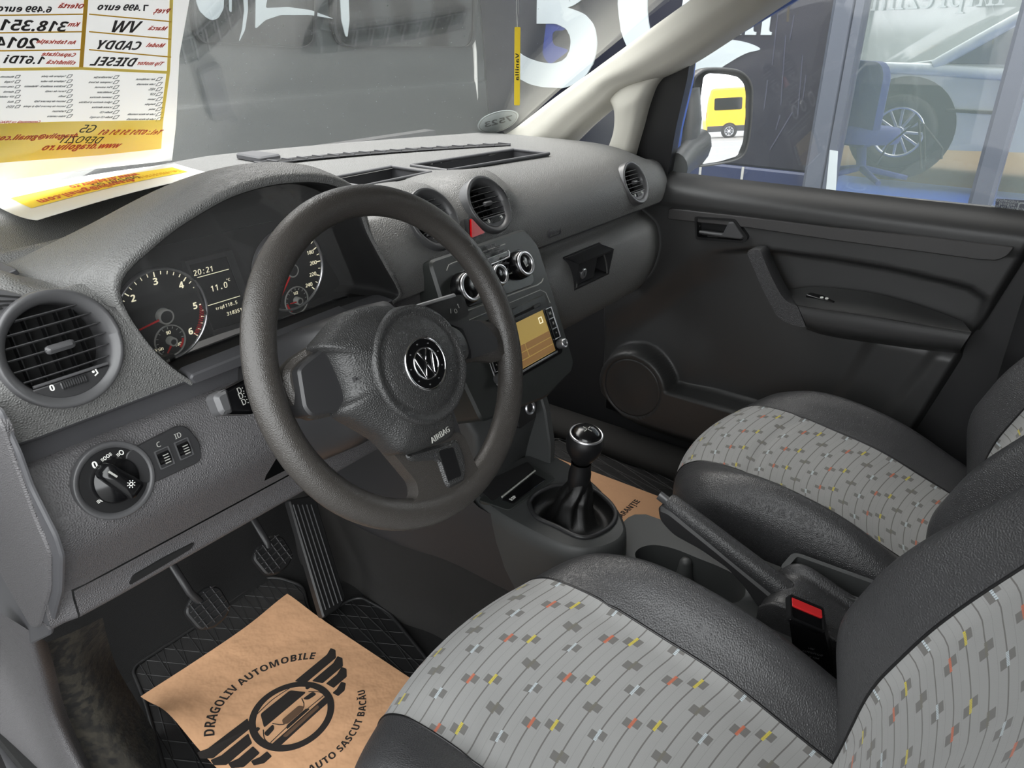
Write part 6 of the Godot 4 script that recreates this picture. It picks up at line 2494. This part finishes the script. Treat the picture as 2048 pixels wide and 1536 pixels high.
func build_outside() -> void:
	var b := MB.new()
	b.box(Vector3(0, GY - 0.05, 20.0), Vector3(160, 0.1, 200))
	struct("ground", b.done(), M.asphalt, "grey asphalt of the parking ground", "ground")
	b = MB.new()
	for z in [24.0, 29.0, 35.0]:
		b.box(Vector3(6.0, GY + 0.002, z), Vector3(12.0, 0.004, 0.25))
	b.box(Vector3(4.3, GY + 0.002, 20.0), Vector3(0.14, 0.004, 8.0))
	var ln := single("parking_line", b.done(), M.letter_white, "white painted parking bay lines on the asphalt behind the car", "road marking")
	ln.set_meta("kind", "stuff")
	# the driver's own door, swung open past the left of the picture
	var dt := thing("open_door", "driver's door of the car standing wide open beside the camera", "door", Transform3D(Basis(Vector3.UP, deg_to_rad(-62.0)), Vector3(-0.76, 0.0, -0.36)))
	b = MB.new()
	b.box(Vector3(-0.02, 0.30, 0.50), Vector3(0.10, 0.86, 1.0), 0.03)
	part("panel", b.done(), M.dark, dt)
	b = MB.new()
	b.tube(PackedVector3Array([Vector3(0, 0.72, 0.02), Vector3(0, 1.12, 0.38), Vector3(0, 1.16, 0.98), Vector3(0, 0.72, 0.98)]), [0.022], 8)
	part("window_frame", b.done(), M.black, dt)
	b = MB.new()
	b.hard()
	b.quad(Vector3(0, 0.72, 0.02), Vector3(0, 1.12, 0.38), Vector3(0, 1.16, 0.98), Vector3(0, 0.72, 0.98))
	part("pane", b.done(), M.glass, dt)
	dark_van()
	showroom()
	yellow_van()
	# own bonnet and front, below the windscreen
	var h := thing("bonnet", "blue bonnet of the car ahead of the windscreen", "bonnet", Transform3D(Basis.IDENTITY, Vector3(0, 0.5, -1.4)))
	b = MB.new()
	b.grid(patch([[Vector3(-0.72, 0.66, -1.02), Vector3(0, 0.70, -1.06), Vector3(0.72, 0.66, -1.02)], [Vector3(-0.74, 0.60, -1.3), Vector3(0, 0.66, -1.4), Vector3(0.74, 0.60, -1.3)], [Vector3(-0.70, 0.46, -1.75), Vector3(0, 0.52, -1.85), Vector3(0.70, 0.46, -1.75)], [Vector3(-0.68, 0.1, -1.85), Vector3(0, 0.1, -1.98), Vector3(0.68, 0.1, -1.85)]], 16, 16))
	worldpart("panel", b.done(), M.blue_paint, h)


func dark_van() -> void:
	# parked across the front, its side towards us
	var zf := -2.3
	var f := frame(Vector3(-0.6, 0.6, zf), Vector3(0, 0, 1))
	var t := thing("dark_van", "dark grey van parked across the view ahead, with white lettering on its side windows", "van", f)
	var xr := fz(958, 150, zf).x
	var b := MB.new()
	var rows := []
	for e in [[-0.75, 0.02], [-0.70, 0.0], [-0.30, 0.02], [0.10, 0.0], [0.16, -0.012], [0.32, -0.02], [0.95, -0.10], [1.25, -0.2], [1.35, -0.5]]:
		var r := PackedVector3Array()
		for x in [-4.2, -4.0, -3.0, -2.0, -1.0, 0.0, 1.0, xr + 0.6 - 0.08, xr + 0.6]:
			r.append(Vector3(x, e[0], e[1] - (0.25 if x < -4.1 else 0.0) - (0.05 if x > xr + 0.58 else 0.0)))
		rows.append(r)
	b.grid(patch(rows, 40, 40))
	b.box(Vector3((xr + 0.6 - 4.2) / 2, 0.25, -0.95), Vector3(xr + 0.6 + 4.1, 1.9, 1.5), 0.2)
	part("body", b.done(), M.van_grey, t)
	for e in [[394, -140, 380, 10, 386, 70, 400, 86, 610, 96, 626, 84, 634, -140], [668, -140, 660, 60, 672, 88, 700, 95, 935, 95, 946, 80, 952, -140]]:
		var wf := Transform3D(Basis.IDENTITY, Vector3(0, 0, 0.0))
		var o := soften(flat(e, f, -0.02), 0.03)
		b = MB.new()
		b.slab(o, -0.05, -0.008, 0.006)
		var w := part("side_window", b.done(), M.van_glass, t)
		b = MB.new()
		b.frame_ring(reach(MB.inset(o, 0.0), centre(o), o), shrink(o, 0.965), -0.04, 0.002)
		part("window_seal", b.done(), M.black, w)
	b = MB.new()
	b.tube(PackedVector3Array([Vector3(xr + 0.585, -0.7, 0.0), Vector3(xr + 0.585, 0.3, -0.015), Vector3(xr + 0.56, 1.1, -0.12)]), [0.012], 10)
	part("rear_edge", b.done(), M.line, t)
	b = MB.new()
	b.box(Vector3(-1.2, -0.05, 0.0), Vector3(5.0, 0.06, 0.03), 0.01)
	part("side_moulding", b.done(), M.black, t)
	for x in [-3.2, 0.2]:
		wheel(t, Transform3D(Basis.IDENTITY, Vector3(x, GY + 0.33 - 0.6, 0.0)), 0.33)
	# painted lettering: the lower ends of white letters
	b = MB.new()
	for l in [[396, -60, 390, 0, 398, 22, 412, 36, 424, 41, 436, 36, 446, 18, 450, -60], [456, -60, 458, 22, 462, 25, 464, -60], [482, -60, 488, 20, 484, 58, 477, 84, 489, 60, 495, 20, 492, -60], [512, -60, 510, 58, 530, 40, 560, 30, 620, 30, 668, 38, 620, 20, 575, 14, 530, 16, 545, -60], [676, -60, 682, 40, 690, 72, 694, 74, 698, 40, 694, -60]]:
		b.slab(soften(flat(l, f, -0.008), 0.01), -0.02, -0.004, 0.0)
	part("side_lettering", b.done(), M.decal, t)
	# a second vehicle edge right of it
	var g := frame(Vector3(1.3, 0.6, -3.0), Vector3(0, 0, 1))
	var u := thing("second_dark_van", "second dark van standing behind the corner of the first", "van", g)
	b = MB.new()
	var rr := soften(flat([930, 420, 930, -200, 1075, -200, 1060, 60, 1050, 420], g), 0.06)
	b.slab(rr, -1.6, 0.0, 0.05)
	part("body", b.done(), M.van_grey, u)
	b = MB.new()
	b.slab(soften(flat([962, -140, 958, 80, 968, 96, 1020, 98, 1035, -140], g), 0.03), -0.01, 0.006, 0.004)
	part("side_window", b.done(), M.van_glass, u)


func centre(o: PackedVector2Array) -> Vector2:
	var c := Vector2.ZERO
	for p in o:
		c += p / o.size()
	return c


func shrink(o: PackedVector2Array, k: float) -> PackedVector2Array:
	var c := centre(o)
	var r := PackedVector2Array()
	for p in o:
		r.append(c + (p - c) * k)
	return r


func wheel(parent: Node3D, f: Transform3D, r: float, spokes := 10) -> void:
	var b := MB.new()
	b.lathe(PackedVector2Array([Vector2(r * 0.66, 0.0), Vector2(r * 0.72, 0.02), Vector2(r * 0.93, 0.02), Vector2(r, 0.0), Vector2(r, -0.18)]), 40, f)
	var w := part("wheel", b.done(), M.rubber, parent)
	b = MB.new()
	b.slab(disc(r * 0.66, 36), -0.08, -0.05, 0.0, false, f)
	part("wheel_well", b.done(), M.black, w)
	b = MB.new()
	b.lathe(PackedVector2Array([Vector2(r * 0.68, -0.02), Vector2(r * 0.68, 0.012), Vector2(r * 0.62, 0.006), Vector2(r * 0.60, -0.05)]), 40, f)
	b.slab(disc(r * 0.17, 20), -0.04, 0.0, 0.01, false, f)
	for k in spokes:
		b.box(Vector3(r * 0.38, 0, -0.012), Vector3(r * 0.48, r * 0.075, 0.02), 0.004, f * Transform3D(Basis(Vector3.BACK, TAU * k / spokes), Vector3.ZERO))
	part("wheel_rim", b.done(), M.silver, w)


func showroom() -> void:
	var f := frame(Vector3(FXX, 0.5, 0.0), Vector3(-1, 0, 0))
	# dark cladding with lettering
	var b := MB.new()
	var o := flat([690, 900, 690, -900, 1646, -900, 1646, 339, 1632, 339], f)
	var zl := fx(1380, 200, FXX).z
	var z1 := fx(1640, 200, FXX).z
	var z0 := -7.0
	var ylow := fx(1540, 338, FXX).y
	var t := thing("showroom_front", "dark navy showroom front with big white lettering and a glazed bay", "building", f)
	b.box(Vector3((z0 + z1) / 2, (ylow + 4.0) / 2 - 0.5, -0.1), Vector3(z1 - z0, 4.0 - ylow, 0.2), 0.01)
	part("cladding", b.done(), M.navy, t)
	b = MB.new()
	b.box(Vector3((z0 + z1) / 2, (ylow + GY) / 2 - 0.5, -0.08), Vector3(z1 - z0, ylow - GY, 0.2), 0.01)
	part("plinth", b.done(), M.navy_low, t)
	var pl := fx(1475, 300, FXX).z
	for z in [fx(1404, 340, FXX).z, fx(1488, 345, FXX).z]:
		b = MB.new()
		b.box(Vector3(z, (ylow + GY) / 2 - 0.5, 0.022), Vector3(0.012, ylow - GY, 0.006))
		part("plinth_joint", b.done(), M.line, t)
	# rain streaks dried on the cladding
	b = MB.new()
	for e in [[1556, 20, 1545, 130], [1571, 70, 1562, 210], [1588, 30, 1580, 80], [1605, 110, 1596, 230], [1560, 230, 1552, 260], [1585, 225, 1540, 300], [1612, 150, 1606, 200], [1535, 160, 1528, 220]]:
		b.tube(PackedVector3Array([v3(fl(e[0], e[1], f), 0.002), v3(fl(e[2], e[3], f), 0.002)]), [Vector2(0.004, 0.0008)], 5, Vector3.BACK)
	part("rain_streak", b.done(), mat("streak", Color(0.17, 0.18, 0.24), 0.6), t)
	# white lettering and the swoosh
	for e in [["3", 1118, 34, 1.08], ["0", 1328, -30, 1.12]]:
		var p := fl(e[1], e[2], f)
		part("big_numeral", letters(e[0], e[3], 0.01, true), M.letter_white, t, at2(p.x, p.y, 0, 0.006))
	var mp := fl(1503, 32, f)
	part("letter", letters("m", 0.24, 0.01, true, "Droid Serif"), M.letter_white, t, at2(mp.x, mp.y, 0, 0.006))
	b = MB.new()
	b.slab(spline2(flat([1300, 200, 1340, 110, 1385, 85, 1440, 78, 1490, 84, 1521, 98, 1495, 106, 1465, 122, 1430, 150, 1380, 230], f), 50, true), 0.0, 0.008, 0.0)
	part("swoosh", b.done(), M.letter_white, t)
	b = MB.new()
	b.slab(soften(flat([1085, 110, 1095, 30, 1125, 35, 1135, 60, 1105, 62, 1105, 90, 1140, 100, 1100, 130], f), 0.03), 0.0, 0.004, 0.0)
	part("blue_patch", b.done(), M.cloth_blue, t)
	# posts and glass
	for e in [[1646, 1690], [1690, 1706], [2000, 2052]]:
		var a := fx(e[0], 180, FXX).z
		var c := fx(e[1], 180, FXX).z
		b = MB.new()
		b.box(Vector3((a + c) / 2, 1.5 - 0.5, 0.03), Vector3(c - a, 4.0, 0.12), 0.015)
		part("post", b.done(), M.post, t)
	var g0 := fx(1690, 180, FXX).z
	b = MB.new()
	b.box(Vector3(g0 + 2.5, 1.0, -0.02), Vector3(5.0, 3.6, 0.012))
	part("glazing", b.done(), M.shop_glass, t)
	var pt := fl(1872, -4, f)
	part("glass_lettering", letters("imprezim", 0.11, 0.004, false, "Droid Serif"), M.decal, t, at2(pt.x, pt.y, -0.03, 0.01, -1.0))
	b = MB.new()
	b.slab(flat([1962, -20, 1975, 18, 1968, -10], f), 0.0, 0.004)
	b.slab(flat([1972, -30, 1988, 24, 1980, -10], f), 0.0, 0.004)
	part("glass_flourish", b.done(), M.decal, t)
	b = MB.new()
	b.slab(flat([1660, 300, 1676, 302, 1672, 384, 1652, 383], f, 0.09), 0.09, 0.094)
	part("notice", b.done(), M.letter_white, t)
	# roof and far wall of the hall behind the glass
	b = MB.new()
	b.box(Vector3(g0 + 2.5, 2.75, -1.6), Vector3(9.0, 0.15, 3.0))
	b.box(Vector3(g0 + 2.5, 1.0, -8.5), Vector3(9.0, 3.8, 0.15))
	b.box(Vector3(g0 - 2.0, 1.0, -4.3), Vector3(0.15, 3.8, 8.4))
	b.box(Vector3(g0 + 7.0, 1.0, -4.3), Vector3(0.15, 3.8, 8.4))
	part("hall", b.done(), M.decal, t)
	# inside: floor, back wall
	b = MB.new()
	b.box(Vector3(FXX + 2.4, GY + 0.01, 2.5), Vector3(4.6, 0.02, 9.0))
	single("showroom_floor", b.done(), M.blue_floor, "bright blue floor behind the showroom glass", "floor").set_meta("kind", "structure")
	b = MB.new()
	b.box(Vector3(FXX + 7.5, GY + 0.005, 2.5), Vector3(5.6, 0.03, 9.0))
	single("showroom_apron", b.done(), M.brown_floor, "brown paved strip in front of the silver van", "floor").set_meta("kind", "structure")
	# silver van standing side on
	var vx := 7.3
	var vf := frame(Vector3(vx, 0.4, 2.0), Vector3(-1, 0, 0))
	var v := thing("silver_van", "pale silver van seen side on through the showroom glass", "van", vf)
	var wc := fx(1797, 262, vx)
	b = MB.new()
	var body := flat([1694, 290, 1692, 175, 1698, 152, 1730, 140, 1790, 132, 1850, 124, 1880, 120, 1960, 72, 2060, 20, 2400, -60, 2500, 320, 1885, 300], vf)
	b.slab(soften(body, 0.08, 5), -1.6, 0.0, 0.06)
	part("body", b.done(), M.van_silver, v)
	b = MB.new()
	b.tube(PackedVector3Array([v3(fl(1698, 133, vf), 0.02), v3(fl(1850, 138, vf), 0.02), v3(fl(2060, 152, vf), 0.02)]), [Vector2(0.05, 0.03)], 8, Vector3.BACK)
	b.tube(PackedVector3Array([v3(fl(1868, 131, vf), 0.02), v3(fl(1950, 85, vf), 0.02), v3(fl(2060, 24, vf), 0.02)]), [Vector2(0.05, 0.03)], 8, Vector3.BACK)
	part("bright_rail", b.done(), M.letter_white, v)
	b = MB.new()
	b.slab(soften(flat([1885, 118, 1955, 78, 2050, 32, 2300, -20, 2300, 130, 1895, 128], vf), 0.03), 0.0, 0.012, 0.004)
	part("side_window", b.done(), M.post, v)
	b = MB.new()
	b.slab(disc(0.47, 40, fl(1800, 258, vf)), 0.0, 0.01, 0.0)
	part("wheel_arch", b.done(), M.black, v)
	wheel(v, Transform3D(Basis.IDENTITY, Vector3(fl(1797, 264, vf).x, fl(1797, 264, vf).y, 0.02)), 0.34, 12)
	b = MB.new()
	b.box(v3(fl(1945, 223, vf), 0.01), Vector3(0.44, 0.03, 0.03), 0.006)
	part("rub_strip", b.done(), M.black, v)
	b = MB.new()
	b.slab(soften(flat([1696, 160, 1752, 154, 1744, 172, 1726, 182, 1696, 188], vf), 0.03), 0.0, 0.02, 0.006)
	part("headlamp", b.done(), M.van_glass, v)
	# blue office chair behind the glass
	var cf := Transform3D(Basis.IDENTITY, fx(1722, 345, 4.4))
	var c := thing("office_chair", "dark blue office chair on a star foot just behind the showroom glass", "chair", cf)
	var up := func(u: float, w: float) -> Vector3: return cf.affine_inverse() * fx(u, w, 4.4)
	b = MB.new()
	dome(b, disc(0.22, 24), Vector2.ZERO, [[1.0, -0.04], [1.03, 0.0], [0.95, 0.04], [0.0, 0.05]], Transform3D(Basis(Vector3.RIGHT, -PI / 2), up.call(1725, 268)))
	part("seat", b.done(), M.cloth_blue, c)
	b = MB.new()
	b.slab(rrect(0.40, 0.50, 0.10), -0.04, 0.04, 0.03, true, Transform3D(Basis(Vector3.UP, 0.9), up.call(1722, 208)))
	part("backrest", b.done(), M.cloth_blue, c)
	b = MB.new()
	b.tube(PackedVector3Array([up.call(1724, 275), up.call(1722, 335)]), [0.03], 10)
	part("column", b.done(), M.cloth_blue, c)
	for k in 5:
		b = MB.new()
		var d := Vector3(cos(TAU * k / 5), 0, sin(TAU * k / 5)) * 0.28
		var m: Vector3 = up.call(1722, 335)
		b.tube(PackedVector3Array([m, m + d + Vector3(0, -0.05, 0)]), [Vector2(0.025, 0.02), Vector2(0.018, 0.015)], 8)
		part("foot", b.done(), M.cloth_blue, c)
	# slim black legged table
	var tt := thing("slim_table", "slim table on thin black legs behind the showroom glass", "table", Transform3D(Basis.IDENTITY, fx(1830, 320, 4.2)))
	var tu := func(u: float, w: float) -> Vector3: return tt.transform.affine_inverse() * fx(u, w, 4.2)
	for e in [[1776, 290, 1752, 330], [1838, 240, 1842, 338], [1848, 250, 1850, 324], [1884, 296, 1883, 318]]:
		b = MB.new()
		b.tube(PackedVector3Array([tu.call(e[0], e[1]), tu.call(e[2], e[3])]), [0.007], 6)
		part("leg", b.done(), M.black, tt)
	b = MB.new()
	b.tube(PackedVector3Array([tu.call(1776, 290), tu.call(1838, 240), tu.call(1848, 250), tu.call(1884, 296)]), [0.006], 6)
	part("rail", b.done(), M.black, tt)


func yellow_van() -> void:
	var f := Transform3D(Basis(Vector3.UP, PI), Vector3(7.7, GY, 41.0))
	var t := thing("yellow_van", "yellow high roof van standing behind the car, seen in the door mirror", "van", f)
	# its side, length along x (front at +x), faces +z locally
	var o := PackedVector2Array([Vector2(2.6, 0.35), Vector2(2.68, 0.9), Vector2(2.6, 1.9), Vector2(2.45, 2.45), Vector2(2.3, 2.52), Vector2(-1.6, 2.52), Vector2(-1.95, 2.35), Vector2(-2.5, 1.45), Vector2(-3.05, 1.2), Vector2(-3.15, 0.6), Vector2(-3.1, 0.32)])
	var b := MB.new()
	b.slab(soften(o, 0.12, 5), -1.9, 0.0, 0.1)
	part("body", b.done(), M.van_yellow, t)
	for x in [1.55, -0.05]:
		b = MB.new()
		b.slab(rrect(1.45, 0.62, 0.08, Vector2(x, 1.72)), -0.01, 0.012, 0.004)
		part("side_window", b.done(), M.van_glass, t)
	b = MB.new()
	b.slab(soften(PackedVector2Array([Vector2(-0.95, 1.42), Vector2(-0.95, 2.02), Vector2(-1.7, 2.02), Vector2(-2.2, 1.42)]), 0.06), -0.01, 0.012, 0.004)
	part("side_window", b.done(), M.van_glass, t)
	b = MB.new()
	b.box(Vector3(-0.2, 0.48, 0.0), Vector3(5.6, 0.30, 0.06), 0.02)
	part("lower_trim", b.done(), M.dark, t)
	for x in [1.45, -2.1]:
		b = MB.new()
		b.slab(disc(0.42, 32, Vector2(x, 0.36)), 0.0, 0.035)
		part("wheel_arch", b.done(), M.black, t)
		wheel(t, Transform3D(Basis.IDENTITY, Vector3(x, 0.34, 0.04)), 0.34, 8)
	b = MB.new()
	b.box(Vector3(2.64, 1.1, -0.15), Vector3(0.06, 0.5, 0.14), 0.02)
	part("tail_lamp", b.done(), M.red, t)
